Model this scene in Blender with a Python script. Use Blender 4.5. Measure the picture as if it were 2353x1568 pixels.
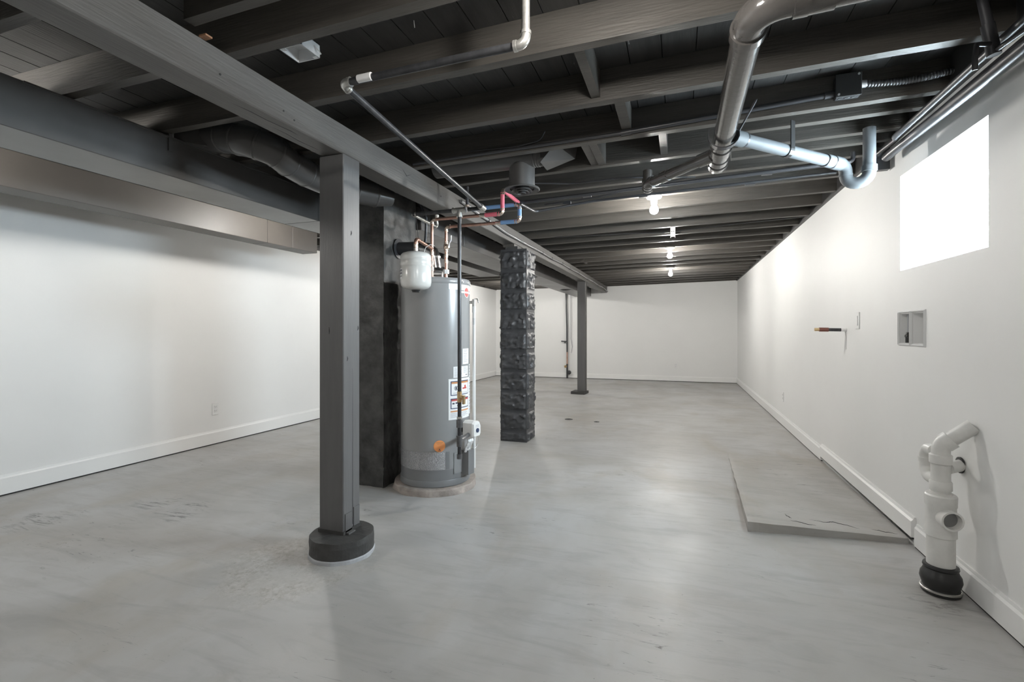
import bpy, bmesh, math, random
from mathutils import Vector, Matrix, noise

random.seed(7)
for o in list(bpy.data.objects):
    bpy.data.objects.remove(o, do_unlink=True)
scene = bpy.context.scene
COL = scene.collection
PI = math.pi

# ------------------------------------------------------------------ camera
EYE = 1.12
cam_d = bpy.data.cameras.new('camera')
cam = bpy.data.objects.new('camera', cam_d)
COL.objects.link(cam)
cam.location = (0, 0, EYE)
cam.rotation_euler = (math.radians(90), 0, math.radians(19.152))
cam_d.sensor_fit = 'HORIZONTAL'
cam_d.sensor_width = 36.0
cam_d.lens = 36.0 * 1110.0 / 2353.0
cam_d.shift_y = -(784.0 - 761.0) / 2353.0
cam_d.clip_start = 0.02
cam_d.clip_end = 100
scene.camera = cam

# ------------------------------------------------------------------ daylight
SKY_STRENGTH = 85.0
world = bpy.data.worlds.new('daylight')
scene.world = world
world.use_nodes = True
bg = world.node_tree.nodes['Background']
bg.inputs['Color'].default_value = (0.80, 0.90, 1.0, 1)
bg.inputs['Strength'].default_value = SKY_STRENGTH

def portal(name, loc, sy, sz, rot):
    ld = bpy.data.lights.new(name, 'AREA')
    ld.shape = 'RECTANGLE'
    ld.size = sy
    ld.size_y = sz
    ld.cycles.is_portal = True
    o = bpy.data.objects.new(name, ld)
    COL.objects.link(o)
    o.location = loc
    o.rotation_euler = rot
    return o

WINS = [(2.437, 3.249, 1.455, 1.98)]
for i, (a, b, c, d) in enumerate(WINS):
    portal('window_portal', (1.60, (a + b) / 2, (c + d) / 2), d - c, b - a, (0, PI / 2, 0))

vs = scene.view_settings
vs.view_transform = 'Standard'
vs.look = 'None'
vs.gamma = 1.0
vs.use_curve_mapping = False
vs.exposure = 0.50

BULB_STRENGTH = 680.0

# ------------------------------------------------------------------ materials
def mat(name, col, rough=0.5, metal=0.0, var=0.0, vscale=8.0, stretch=(1, 1, 1), bump=0.0, bscale=40.0,
        bstretch=None, spec=0.5, coat=0.0, rvar=0.0):
    m = bpy.data.materials.new(name)
    m.use_nodes = True
    nt = m.node_tree
    N, L = nt.nodes, nt.links
    b = N['Principled BSDF']
    b.inputs['Base Color'].default_value = (*col, 1)
    b.inputs['Roughness'].default_value = rough
    b.inputs['Metallic'].default_value = metal
    b.inputs['Specular IOR Level'].default_value = spec
    if coat:
        b.inputs['Coat Weight'].default_value = coat
        b.inputs['Coat Roughness'].default_value = 0.12
    if var or bump or rvar:
        geo = N.new('ShaderNodeNewGeometry')
    if var or rvar:
        mp = N.new('ShaderNodeMapping'); mp.inputs['Scale'].default_value = stretch
        L.new(geo.outputs['Position'], mp.inputs['Vector'])
        n = N.new('ShaderNodeTexNoise'); n.inputs['Scale'].default_value = vscale
        n.inputs['Detail'].default_value = 6; n.inputs['Roughness'].default_value = 0.62
        L.new(mp.outputs['Vector'], n.inputs['Vector'])
        if var:
            mr = N.new('ShaderNodeMapRange')
            mr.inputs['From Min'].default_value = 0.3; mr.inputs['From Max'].default_value = 0.7
            mr.inputs['To Min'].default_value = 1 - var; mr.inputs['To Max'].default_value = 1 + var
            L.new(n.outputs['Fac'], mr.inputs['Value'])
            mx = N.new('ShaderNodeMix'); mx.data_type = 'RGBA'; mx.blend_type = 'MULTIPLY'
            mx.inputs['Factor'].default_value = 1
            mx.inputs[6].default_value = (*col, 1)
            L.new(mr.outputs['Result'], mx.inputs[7])
            L.new(mx.outputs[2], b.inputs['Base Color'])
        if rvar:
            r2 = N.new('ShaderNodeMapRange')
            r2.inputs['From Min'].default_value = 0.3; r2.inputs['From Max'].default_value = 0.7
            r2.inputs['To Min'].default_value = rough - rvar; r2.inputs['To Max'].default_value = rough + rvar
            L.new(n.outputs['Fac'], r2.inputs['Value'])
            L.new(r2.outputs['Result'], b.inputs['Roughness'])
    if bump:
        mp2 = N.new('ShaderNodeMapping'); mp2.inputs['Scale'].default_value = bstretch or stretch
        L.new(geo.outputs['Position'], mp2.inputs['Vector'])
        n2 = N.new('ShaderNodeTexNoise'); n2.inputs['Scale'].default_value = bscale
        n2.inputs['Detail'].default_value = 5
        L.new(mp2.outputs['Vector'], n2.inputs['Vector'])
        bp = N.new('ShaderNodeBump'); bp.inputs['Strength'].default_value = bump
        bp.inputs['Distance'].default_value = 0.004
        L.new(n2.outputs['Fac'], bp.inputs['Height'])
        L.new(bp.outputs['Normal'], b.inputs['Normal'])
    return m

def emit(name, col, s):
    m = bpy.data.materials.new(name)
    m.use_nodes = True
    nt = m.node_tree
    nt.nodes.remove(nt.nodes['Principled BSDF'])
    e = nt.nodes.new('ShaderNodeEmission')
    e.inputs['Color'].default_value = (*col, 1)
    e.inputs['Strength'].default_value = s
    nt.links.new(e.outputs[0], nt.nodes['Material Output'].inputs[0])
    return m

def glass_mat(name):
    m = bpy.data.materials.new(name)
    m.use_nodes = True
    nt = m.node_tree
    nt.nodes.remove(nt.nodes['Principled BSDF'])
    t = nt.nodes.new('ShaderNodeBsdfTransparent'); t.inputs[0].default_value = (0.93, 0.96, 0.96, 1)
    g = nt.nodes.new('ShaderNodeBsdfGlossy'); g.inputs['Roughness'].default_value = 0.02
    mx = nt.nodes.new('ShaderNodeMixShader'); mx.inputs[0].default_value = 0.07
    nt.links.new(t.outputs[0], mx.inputs[1]); nt.links.new(g.outputs[0], mx.inputs[2])
    nt.links.new(mx.outputs[0], nt.nodes['Material Output'].inputs[0])
    return m

def floor_mat(name, base=(0.40, 0.392, 0.375), lightpatch=True):
    m = bpy.data.materials.new(name)
    m.use_nodes = True
    nt = m.node_tree
    N, L = nt.nodes, nt.links
    b = N['Principled BSDF']
    geo = N.new('ShaderNodeNewGeometry')
    def nz(scale, st=(1, 1, 1), det=6, rough=0.6, dist=0.0, off=(0, 0, 0)):
        mp = N.new('ShaderNodeMapping'); mp.inputs['Scale'].default_value = st
        mp.inputs['Location'].default_value = off
        L.new(geo.outputs['Position'], mp.inputs['Vector'])
        n = N.new('ShaderNodeTexNoise'); n.inputs['Scale'].default_value = scale
        n.inputs['Detail'].default_value = det; n.inputs['Roughness'].default_value = rough
        n.inputs['Distortion'].default_value = dist
        L.new(mp.outputs['Vector'], n.inputs['Vector'])
        return n.outputs['Fac']
    def rng(v, a, b_, c, d):
        mr = N.new('ShaderNodeMapRange')
        for k, x in zip(('From Min', 'From Max', 'To Min', 'To Max'), (a, b_, c, d)):
            mr.inputs[k].default_value = x
        L.new(v, mr.inputs['Value'])
        return mr.outputs['Result']
    def mixc(fac, a, c2, mode='MIX'):
        mx = N.new('ShaderNodeMix'); mx.data_type = 'RGBA'; mx.blend_type = mode
        if isinstance(fac, float): mx.inputs['Factor'].default_value = fac
        else: L.new(fac, mx.inputs['Factor'])
        if isinstance(a, tuple): mx.inputs[6].default_value = (*a, 1)
        else: L.new(a, mx.inputs[6])
        if isinstance(c2, tuple): mx.inputs[7].default_value = (*c2, 1)
        else: L.new(c2, mx.inputs[7])
        return mx.outputs[2]
    col = mixc(rng(nz(1.1, det=4, dist=0.6), 0.40, 0.62, 0, 1), base, tuple(x * f for x, f in zip(base, (1.16, 1.18, 1.22))))
    # warm worn areas
    col = mixc(rng(nz(1.7, (1, 0.6, 1), 5, dist=0.8, off=(3, 1, 0)), 0.52, 0.70, 0, 0.6), col,
               tuple(x * f for x, f in zip(base, (0.92, 0.86, 0.77))))
    # trowel streaks
    col = mixc(rng(nz(7, (0.35, 1.6, 1), 5, 0.65, 0.9), 0.48, 0.70, 0, 0.42), col, tuple(x * 0.70 for x in base))
    # scuffs
    sc = N.new('ShaderNodeMath'); sc.operation = 'MULTIPLY'
    L.new(rng(nz(14, (0.5, 2.2, 1), 4, 0.7, 1.5, (9, 2, 0)), 0.62, 0.72, 0, 0.85), sc.inputs[0])
    L.new(rng(nz(1.3, det=2, off=(1, 7, 0)), 0.5, 0.62, 0, 1), sc.inputs[1])
    col = mixc(sc.outputs[0], col, (0.09, 0.085, 0.08))
    # pits and paint flecks
    col = mixc(rng(nz(60, det=2, rough=0.5), 0.74, 0.79, 0, 0.55), col, (0.10, 0.095, 0.09))
    col = mixc(rng(nz(75, det=2, rough=0.5, off=(4, 4, 0)), 0.76, 0.80, 0, 0.5), col, (0.62, 0.62, 0.62))
    if lightpatch:
        # crumbled concrete ring round the pier foot and the dark scrape marks on the left
        def blob(cx, cy, r, soft, namp):
            sep = N.new('ShaderNodeVectorMath'); sep.operation = 'DISTANCE'
            L.new(geo.outputs['Position'], sep.inputs[0]); sep.inputs[1].default_value = (cx, cy, 0)
            ad = N.new('ShaderNodeMath'); ad.operation = 'ADD'
            L.new(sep.outputs['Value'], ad.inputs[0])
            L.new(rng(nz(9, det=5), 0.3, 0.7, -namp, namp), ad.inputs[1])
            return rng(ad.outputs[0], r - soft, r + soft, 1, 0)
        bl = blob(-1.75, 1.85, 0.33, 0.07, 0.09)
        gr = mixc(rng(nz(30, det=6, rough=0.75), 0.36, 0.6, 0, 1), (0.34, 0.32, 0.285), (0.50, 0.49, 0.47))
        gr = mixc(rng(nz(48, det=6, rough=0.8, off=(2, 8, 0)), 0.55, 0.66, 0, 0.6), gr, (0.15, 0.14, 0.125))
        gr = mixc(rng(nz(6, det=4, off=(6, 3, 0)), 0.45, 0.6, 0, 0.75), gr, tuple(x * 1.08 for x in base))
        col = mixc(bl, col, gr)
        for (cx, cy, r) in ((-2.92, 2.18, 0.13), (-3.22, 2.20, 0.10), (-3.55, 1.79, 0.13), (1.0, 2.45, 0.06), (0.75, 1.45, 0.07), (-1.33, 6.02, 0.05), (-0.97, 5.96, 0.04)):
            k = N.new('ShaderNodeMath'); k.operation = 'MULTIPLY'
            L.new(blob(cx, cy, r, 0.05, 0.06), k.inputs[0])
            L.new(rng(nz(13, (0.35, 2.4, 1), 5, 0.7, 1.6), 0.50, 0.60, 0, 0.85), k.inputs[1])
            col = mixc(k.outputs[0], col, (0.13, 0.125, 0.12))
    L.new(col, b.inputs['Base Color'])
    L.new(rng(nz(2.2, det=4, off=(5, 5, 0)), 0.35, 0.65, 0.36, 0.55), b.inputs['Roughness'])
    b.inputs['Specular IOR Level'].default_value = 0.45
    bp = N.new('ShaderNodeBump'); bp.inputs['Strength'].default_value = 0.12; bp.inputs['Distance'].default_value = 0.006
    L.new(nz(9, det=8, rough=0.68), bp.inputs['Height'])
    L.new(bp.outputs['Normal'], b.inputs['Normal'])
    return m

M = {}
M['wall'] = mat('white_wall_paint', (0.80, 0.80, 0.79), 0.55, var=0.015, vscale=1.5, bump=0.05, bscale=60)
M['trim'] = mat('white_trim_paint', (0.84, 0.84, 0.83), 0.35)
M['floor'] = floor_mat('painted_concrete_floor')
M['slab'] = floor_mat('painted_concrete_slab', (0.37, 0.358, 0.335), False)
M['joist'] = mat('dark_painted_joist', (0.066, 0.060, 0.053), 0.48, var=0.22, vscale=5, stretch=(0.5, 5, 5), bump=0.45, bscale=26, bstretch=(0.4, 5, 5))
M['plank'] = mat('dark_painted_plank', (0.040, 0.039, 0.038), 0.5, var=0.25, vscale=5, stretch=(5, 0.5, 1), bump=0.35, bscale=24, bstretch=(5, 0.4, 1))
M['beam'] = mat('dark_painted_beam', (0.093, 0.088, 0.082), 0.50, var=0.16, vscale=4, stretch=(3, 0.5, 3), bump=0.3, bscale=22, bstretch=(5, 0.4, 5))
M['post'] = mat('dark_painted_post', (0.122, 0.121, 0.121), 0.40, var=0.10, vscale=4, stretch=(4, 4, 0.5), bump=0.22, bscale=24, bstretch=(5, 5, 0.4))
M['pier'] = mat('dark_painted_concrete', (0.050, 0.049, 0.048), 0.6, var=0.2, vscale=20, bump=0.6, bscale=60)
M['pierbase'] = mat('pale_concrete_collar', (0.42, 0.43, 0.45), 0.6, var=0.1, vscale=20, bump=0.4, bscale=50)
M['block'] = mat('black_painted_block', (0.054, 0.055, 0.059), 0.40, var=0.2, vscale=14, bump=0.3, bscale=45, rvar=0.05)
M['chimney'] = mat('black_painted_plaster', (0.060, 0.059, 0.057), 0.50, var=0.6, vscale=7, bump=1.0, bscale=30)
M['duct'] = mat('painted_sheet_metal', (0.082, 0.079, 0.077), 0.34, var=0.12, vscale=3, bump=0.04, bscale=30, rvar=0.05, spec=0.6)
M['ductwarm'] = mat('painted_sheet_metal_brown', (0.105, 0.095, 0.086), 0.50, var=0.08, vscale=3, spec=0.6)
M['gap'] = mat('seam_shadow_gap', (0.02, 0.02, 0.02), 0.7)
M['gloss'] = mat('glossy_painted_pipe', (0.066, 0.061, 0.057), 0.15, var=0.08, vscale=20, bump=0.25, bscale=38, spec=0.8, coat=0.6)
M['bluepipe'] = mat('satin_grey_pipe', (0.125, 0.137, 0.145), 0.60, var=0.06, vscale=10, spec=0.3)
M['conduit'] = mat('dark_painted_conduit', (0.036, 0.036, 0.039), 0.36, var=0.1, vscale=15, spec=0.5)
M['black'] = mat('black_rubber', (0.018, 0.018, 0.018), 0.38)
M['iron'] = mat('black_iron_pipe', (0.055, 0.056, 0.060), 0.30, metal=0.35, var=0.35, vscale=30, stretch=(1, 1, 0.3), bump=0.15, bscale=60)
M['malleable'] = mat('malleable_iron_fitting', (0.14, 0.14, 0.145), 0.32, metal=0.5, var=0.2, vscale=40)
M['galv'] = mat('galvanized_fitting', (0.55, 0.54, 0.51), 0.30, metal=0.85, var=0.2, vscale=40, bump=0.2, bscale=60)
M['steel'] = mat('brushed_steel', (0.62, 0.62, 0.62), 0.22, metal=1.0, var=0.05, vscale=30)
M['copper'] = mat('copper', (0.56, 0.35, 0.28), 0.30, metal=0.9, var=0.2, vscale=25)
M['solder'] = mat('solder_joint', (0.66, 0.56, 0.48), 0.25, metal=0.9, var=0.2, vscale=60)
M['brass'] = mat('brass', (0.62, 0.45, 0.25), 0.3, metal=0.8)
M['red'] = mat('red_insulation', (0.66, 0.14, 0.19), 0.4)
M['blue'] = mat('blue_insulation', (0.16, 0.30, 0.52), 0.4)
M['heater'] = mat('grey_enamel', (0.285, 0.285, 0.288), 0.24, var=0.03, vscale=3, spec=0.6)
M['heaterdk'] = mat('dark_grey_enamel', (0.19, 0.193, 0.20), 0.32)
M['screen'] = mat('silver_mesh_screen', (0.42, 0.42, 0.43), 0.35, metal=0.7, var=0.45, vscale=160, bump=1.0, bscale=220)
M['white'] = mat('white_plastic', (0.80, 0.80, 0.79), 0.32)
M['offwhite'] = mat('white_enamel', (0.66, 0.655, 0.63), 0.22, spec=0.6)
M['paper'] = mat('white_label', (0.84, 0.84, 0.84), 0.45)
M['ink'] = mat('label_ink', (0.05, 0.055, 0.08), 0.5)
M['navy'] = mat('label_navy', (0.03, 0.05, 0.11), 0.5)
M['orange'] = mat('orange_sticker', (0.86, 0.34, 0.12), 0.45)
M['redink'] = mat('label_red', (0.55, 0.08, 0.07), 0.45)
M['orangeink'] = mat('label_orange', (0.60, 0.26, 0.10), 0.5)
M['greyink'] = mat('label_grey', (0.42, 0.42, 0.45), 0.5)
M['pad'] = mat('rough_concrete_pad', (0.36, 0.315, 0.285), 0.75, var=0.35, vscale=9, bump=0.9, bscale=40)
M['pvc'] = mat('painted_white_pvc', (0.70, 0.695, 0.67), 0.33, var=0.07, vscale=18, bump=0.1, bscale=40)
M['pvcdark'] = mat('grey_pipe_inside', (0.20, 0.20, 0.20), 0.5)
M['plate'] = mat('white_cover_plate', (0.78, 0.78, 0.775), 0.3)
M['slot'] = mat('dark_slot', (0.05, 0.05, 0.05), 0.6)
M['zinc'] = mat('bright_zinc', (0.78, 0.79, 0.80), 0.3, metal=0.55)
M['glass'] = glass_mat('window_glass')
BULB_MATS = {}
def bulb_mat(k):
    if k not in BULB_MATS:
        BULB_MATS[k] = emit('lit_bulb', (1.0, 0.97, 0.92), BULB_STRENGTH * k)
    return BULB_MATS[k]
M['rawwood'] = mat('bare_wood_chip', (0.27, 0.14, 0.075), 0.7, var=0.3, vscale=30)
M['foil'] = mat('white_foil_wrap', (0.72, 0.72, 0.72), 0.35, metal=0.2, var=0.4, vscale=50, bump=1.0, bscale=60)

# ------------------------------------------------------------------ mesh helpers
ABS = {}

class MB:
    def __init__(self):
        self.v = []; self.f = []; self.s = []
    def add(self, verts, faces, smooth=False):
        n = len(self.v)
        self.v += [tuple(p) for p in verts]
        for fc in faces:
            self.f.append(tuple(i + n for i in fc)); self.s.append(smooth)
        return self
    def box(self, x0, x1, y0, y1, z0, z1):
        P = [(x, y, z) for z in (z0, z1) for y in (y0, y1) for x in (x0, x1)]
        return self.add(P, [(0, 2, 3, 1), (4, 5, 7, 6), (0, 1, 5, 4), (2, 6, 7, 3), (0, 4, 6, 2), (1, 3, 7, 5)])
    def bbox(self, x0, x1, y0, y1, z0, z1, b=0.004):
        """box with chamfered edges"""
        bm = bmesh.new()
        bmesh.ops.create_cube(bm, size=1)
        for v in bm.verts:
            v.co = Vector(((x0 + x1) / 2 + v.co.x * (x1 - x0), (y0 + y1) / 2 + v.co.y * (y1 - y0), (z0 + z1) / 2 + v.co.z * (z1 - z0)))
        bmesh.ops.bevel(bm, geom=bm.edges[:], offset=b, segments=1, affect='EDGES')
        bm.verts.index_update()
        self.add([v.co[:] for v in bm.verts], [[v.index for v in f.verts] for f in bm.faces])
        bm.free()
        return self
    def hexa(self, P):
        """8 points: bottom 4 ccw, top 4 ccw"""
        return self.add(P, [(3, 2, 1, 0), (4, 5, 6, 7), (0, 1, 5, 4), (1, 2, 6, 5), (2, 3, 7, 6), (3, 0, 4, 7)])
    def sweep(self, pts, rad, seg=16, caps=True, smooth=True):
        pts = [Vector(p) for p in pts]
        n = len(pts)
        R = rad if isinstance(rad, (list, tuple)) else [rad] * n
        T = []
        for i in range(n):
            a = pts[max(0, i - 1)]; b = pts[min(n - 1, i + 1)]
            t = b - a
            T.append(t.normalized() if t.length > 1e-9 else (T[-1] if T else Vector((0, 0, 1))))
        up = Vector((0, 0, 1)) if abs(T[0].z) < 0.9 else Vector((1, 0, 0))
        u = T[0].cross(up).normalized()
        verts = []
        for i in range(n):
            if i:
                u = (u - T[i] * u.dot(T[i]))
                u = u.normalized() if u.length > 1e-6 else T[i].orthogonal().normalized()
            w = T[i].cross(u)
            for k in range(seg):
                a = 2 * PI * k / seg
                verts.append(pts[i] + (u * math.cos(a) + w * math.sin(a)) * R[i])
        faces = []
        for i in range(n - 1):
            for k in range(seg):
                k2 = (k + 1) % seg
                faces.append((i * seg + k, i * seg + k2, (i + 1) * seg + k2, (i + 1) * seg + k))
        self.add(verts, faces, smooth)
        if caps:
            self.add(verts[:seg], [tuple(range(seg - 1, -1, -1))])
            self.add(verts[-seg:], [tuple(range(seg))])
        return self
    def cyl(self, a, b, r, seg=20, r2=None):
        return self.sweep([a, b], [r, r if r2 is None else r2], seg)
    def lathe(self, c, prof, seg=32, axis='Z'):
        verts = []; faces = []
        n = len(prof)
        for i, (r, z) in enumerate(prof):
            for k in range(seg):
                a = 2 * PI * k / seg
                p = (r * math.cos(a), r * math.sin(a), z)
                if axis == 'X': p = (p[2], p[0], p[1])
                if axis == 'Y': p = (p[1], p[2], p[0])
                verts.append((c[0] + p[0], c[1] + p[1], c[2] + p[2]))
        for i in range(n - 1):
            for k in range(seg):
                k2 = (k + 1) % seg
                faces.append((i * seg + k, i * seg + k2, (i + 1) * seg + k2, (i + 1) * seg + k))
        # split sharp profile steps into separate shells for clean shading
        self.add(verts, faces, True)
        if prof[0][0] > 1e-5: self.add(verts[:seg], [tuple(range(seg - 1, -1, -1))])
        if prof[-1][0] > 1e-5: self.add(verts[-seg:], [tuple(range(seg))])
        return self
    def build(self, name, m, parent=None, kind=None, label=None):
        xs = [v[0] for v in self.v]; ys = [v[1] for v in self.v]; zs = [v[2] for v in self.v]
        c = ((min(xs) + max(xs)) / 2, (min(ys) + max(ys)) / 2, min(zs))
        me = bpy.data.meshes.new(name)
        me.from_pydata([(v[0] - c[0], v[1] - c[1], v[2] - c[2]) for v in self.v], [], self.f)
        me.polygons.foreach_set('use_smooth', self.s)
        me.update()
        bm = bmesh.new(); bm.from_mesh(me)
        bmesh.ops.recalc_face_normals(bm, faces=bm.faces)
        bm.to_mesh(me); bm.free()
        if any(self.s):
            try: me.set_sharp_from_angle(angle=math.radians(40))
            except Exception: pass
        me.materials.append(M[m] if isinstance(m, str) else m)
        o = bpy.data.objects.new(name, me)
        COL.objects.link(o)
        if parent:
            o.parent = parent
            p = ABS[parent.name]
            o.location = (c[0] - p[0], c[1] - p[1], c[2] - p[2])
        else:
            o.location = c
        ABS[o.name] = c
        if kind: o['kind'] = kind
        if label: o['label'] = label
        return o

def tag(o, label, cat, group=None):
    o['label'] = label; o['category'] = cat
    if group: o['group'] = group
    return o

def thing(name, label, cat, loc, group=None):
    o = bpy.data.objects.new(name, None)
    o.empty_display_size = 0.1
    COL.objects.link(o)
    o.location = loc
    ABS[o.name] = tuple(loc)
    return tag(o, label, cat, group)

def struct_empty(name, loc=(0, 0, 0)):
    o = bpy.data.objects.new(name, None)
    COL.objects.link(o); o.location = loc; ABS[o.name] = tuple(loc); o['kind'] = 'structure'
    return o

def arc_pts(p0, p1, p2, rb, n=8):
    """fillet at p1 between p0-p1-p2 with bend radius rb -> list of points"""
    p0, p1, p2 = Vector(p0), Vector(p1), Vector(p2)
    a = (p0 - p1).normalized(); b = (p2 - p1).normalized()
    ang = a.angle(b)
    t = min(rb / math.tan(ang / 2), (p0 - p1).length * 0.49, (p2 - p1).length * 0.49)
    r = t * math.tan(ang / 2)
    s = p1 + a * t; e = p1 + b * t
    bis = (a + b).normalized()
    cc = p1 + bis * (r / math.sin(ang / 2))
    v0 = s - cc; v1 = e - cc
    tot = v0.angle(v1)
    ax = v0.cross(v1).normalized()
    return [cc + (Matrix.Rotation(tot * i / n, 3, ax) @ v0) for i in range(n + 1)]

def run(parent, pts, r, m='iron', em=None, rb=None, collar=1.28, seg=16, names=('pipe', 'elbow'), mats=None, hub=True):
    """pipe run: one straight pipe per segment, one elbow fitting per corner"""
    em = em or m
    rb = rb or r * 1.9
    pts = [Vector(p) for p in pts]
    starts = [pts[0]]; ends = []
    for i in range(1, len(pts) - 1):
        ap = arc_pts(pts[i - 1], pts[i], pts[i + 1], rb)
        d0 = (pts[i] - pts[i - 1]).normalized(); d1 = (pts[i + 1] - pts[i]).normalized()
        mb = MB()
        if hub:
            rr = r * collar
            mb.sweep([ap[0] - d0 * r * 1.0] + ap + [ap[-1] + d1 * r * 1.0], rr * 0.94, seg)
            mb.cyl(ap[0] - d0 * r * 1.1, ap[0] - d0 * r * 0.3, rr * 1.06, seg)
            mb.cyl(ap[-1] + d1 * r * 0.3, ap[-1] + d1 * r * 1.1, rr * 1.06, seg)
        else:
            mb.sweep(ap, r * collar, seg)
        mb.build(names[1], em, parent)
        ends.append(ap[0]); starts.append(ap[-1])
    ends.append(pts[-1])
    for i, (a, b) in enumerate(zip(starts, ends)):
        mm = mats[i] if mats else m
        nm = names[0]
        rr = r
        if mm in ('red', 'blue'):
            nm = 'insulation_sleeve'; rr = r * 1.25
        if mm is None: continue
        MB().cyl(a, b, rr, seg).build(nm, mm, parent)

# ------------------------------------------------------------------ room shell
XR, XL, YF, YB = 1.16, -4.35, 11.30, -3.0
def zj(x):                      # underside of the joists: the old floor sags a little towards the beam
    return 2.150 + (0.018 * (x + 1.6) if x > -1.6 else 0.0)
JH = 0.145

MB().box(XL - 0.3, XR + 0.36, YB - 0.3, YF + 0.3, -0.15, 0).build('floor', 'floor', kind='structure')
MB().box(XL - 0.25, XL, YB - 0.25, YF + 0.25, 0, 2.6).build('wall_left', 'wall', kind='structure')
MB().box(XL, XR, YF, YF + 0.25, 0, 2.6).build('wall_far', 'wall', kind='structure')

# right wall with its window openings and the recess of the laundry box
holes = [(a, b, c, d) for (a, b, c, d) in WINS] + [(2.962, 3.098, 1.052, 1.216), (3.122, 3.255, 1.052, 1.216)]
def wall_with_holes(mb, ylo, yhi, zlo, zhi, holes, x0, x1):
    cuts = sorted(set([ylo, yhi] + [h[0] for h in holes] + [h[1] for h in holes]))
    for a, b in zip(cuts[:-1], cuts[1:]):
        hs = sorted([(h[2], h[3]) for h in holes if h[0] <= a + 1e-6 and h[1] >= b - 1e-6])
        z = zlo
        for (c, d) in hs:
            mb.box(x0, x1, a, b, z, c); z = d
        mb.box(x0, x1, a, b, z, zhi)
mb = MB()
wall_with_holes(mb, YB, YF + 0.25, 0, 2.6, holes, XR, XR + 0.36)
mb.build('wall_right', 'wall', kind='structure')

MB().box(XL - 0.2, XR + 0.36, YB - 0.2, YB, 0, 2.6).build('wall_back', 'wall', kind='structure')

# windows
for i, (a, b, c, d) in enumerate(WINS):
    w = struct_empty('window_%d' % (i + 1), (1.50, (a + b) / 2, c))
    fr = MB()
    t = 0.035
    fr.box(1.485, 1.52, a, b, c, c + t).box(1.485, 1.52, a, b, d - t, d)
    fr.box(1.485, 1.52, a, a + t, c + t, d - t).box(1.485, 1.52, b - t, b, c + t, d - t)
    fr.box(1.49, 1.515, (a + b) / 2 - 0.014, (a + b) / 2 + 0.014, c + t, d - t)
    fr.build('window_frame', 'trim', w)
    MB().box(1.500, 1.503, a + t, (a + b) / 2 - 0.014, c + t, d - t).build('window_pane', 'glass', w)
    MB().box(1.500, 1.503, (a + b) / 2 + 0.014, b - t, c + t, d - t).build('window_pane', 'glass', w)
    st = MB().box(1.47, 1.485, b - 0.02, b, c, d); st.box(1.47, 1.485, a, a + 0.02, c, d)
    st.build('window_stop', 'trim', w)
    jl = MB().box(1.466, 1.470, b - 0.0025, b, c, d).box(1.466, 1.470, a, b, d - 0.0025, d)
    jl.build('caulk_line', 'greyink', w)
    MB().cyl((1.45, b - 0.012, d - 0.12), (1.475, b - 0.012, d - 0.12), 0.012, 10).build('window_latch', 'steel', w)
# baseboards (a near-black strip below stands in for the shade in the joint)
def baseboard(name, segs, axis, face, sign):
    o = None
    mb = MB()
    for (a, b, z0, h, t) in segs:
        prof = [(0, z0), (t, z0), (t, z0 + h - 0.022), (t * 0.55, z0 + h - 0.012), (t * 0.4, z0 + h), (0, z0 + h)]
        P = []
        for q in (a, b):
            for (u, z) in prof:
                P.append((face + sign * u, q, z) if axis == 'Y' else (q, face + sign * u, z))
        n = len(prof)
        mb.add(P, [tuple(range(n)), tuple(range(2 * n - 1, n - 1, -1))] + [(i, (i + 1) % n, n + (i + 1) % n, n + i) for i in range(n)])
    o = mb.build(name, 'trim', kind='structure')
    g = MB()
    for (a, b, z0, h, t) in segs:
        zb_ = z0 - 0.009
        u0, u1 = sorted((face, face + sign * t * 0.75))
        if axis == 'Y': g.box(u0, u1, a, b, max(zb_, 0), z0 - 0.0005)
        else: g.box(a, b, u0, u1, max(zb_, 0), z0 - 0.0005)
    g.build('joint_shade_strip', 'gap', o)
    return o
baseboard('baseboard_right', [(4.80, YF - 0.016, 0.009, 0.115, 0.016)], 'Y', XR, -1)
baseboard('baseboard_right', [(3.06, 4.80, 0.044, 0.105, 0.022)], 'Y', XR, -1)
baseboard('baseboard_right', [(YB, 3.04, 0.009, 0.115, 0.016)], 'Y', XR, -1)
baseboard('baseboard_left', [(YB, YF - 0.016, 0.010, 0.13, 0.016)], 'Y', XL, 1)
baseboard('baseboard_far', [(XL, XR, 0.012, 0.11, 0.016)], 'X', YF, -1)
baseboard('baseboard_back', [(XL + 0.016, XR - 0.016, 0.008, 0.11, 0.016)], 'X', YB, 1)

# ceiling: subfloor slab with its boards and joists
ceil = MB()
def tilted(mb, x0, x1, y0, y1, dz0, dz1):
    xs = [x0] + ([-1.6] if x0 < -1.6 < x1 else []) + [x1]
    for a, b in zip(xs[:-1], xs[1:]):
        za, zb = zj(a), zj(b)
        mb.hexa([(a, y0, za + dz0), (b, y0, zb + dz0), (b, y1, zb + dz0), (a, y1, za + dz0),
                 (a, y0, za + dz1), (b, y0, zb + dz1), (b, y1, zb + dz1), (a, y1, za + dz1)])
tilted(ceil, XL - 0.2, XR + 0.36, YB - 0.2, YF + 0.25, JH + 0.022, JH + 0.12)
ceiling = ceil.build('ceiling', 'plank', kind='structure')
x = XL
while x < XR - 0.01:
    w = min(0.138, XR - x)
    mb = MB()
    q = random.uniform(0, 0.0025)
    if x < -1.6 < x + w:
        tilted(mb, x + 0.002, -1.6, YB, YF, JH + q, JH + 0.0225)
        tilted(mb, -1.6, x + w - 0.002, YB, YF, JH + q, JH + 0.0225)
    else:
        tilted(mb, x + 0.002, x + w - 0.002, YB, YF, JH + q, JH + 0.0225)
    mb.build('plank', 'plank', ceiling)
    x += w
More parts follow.
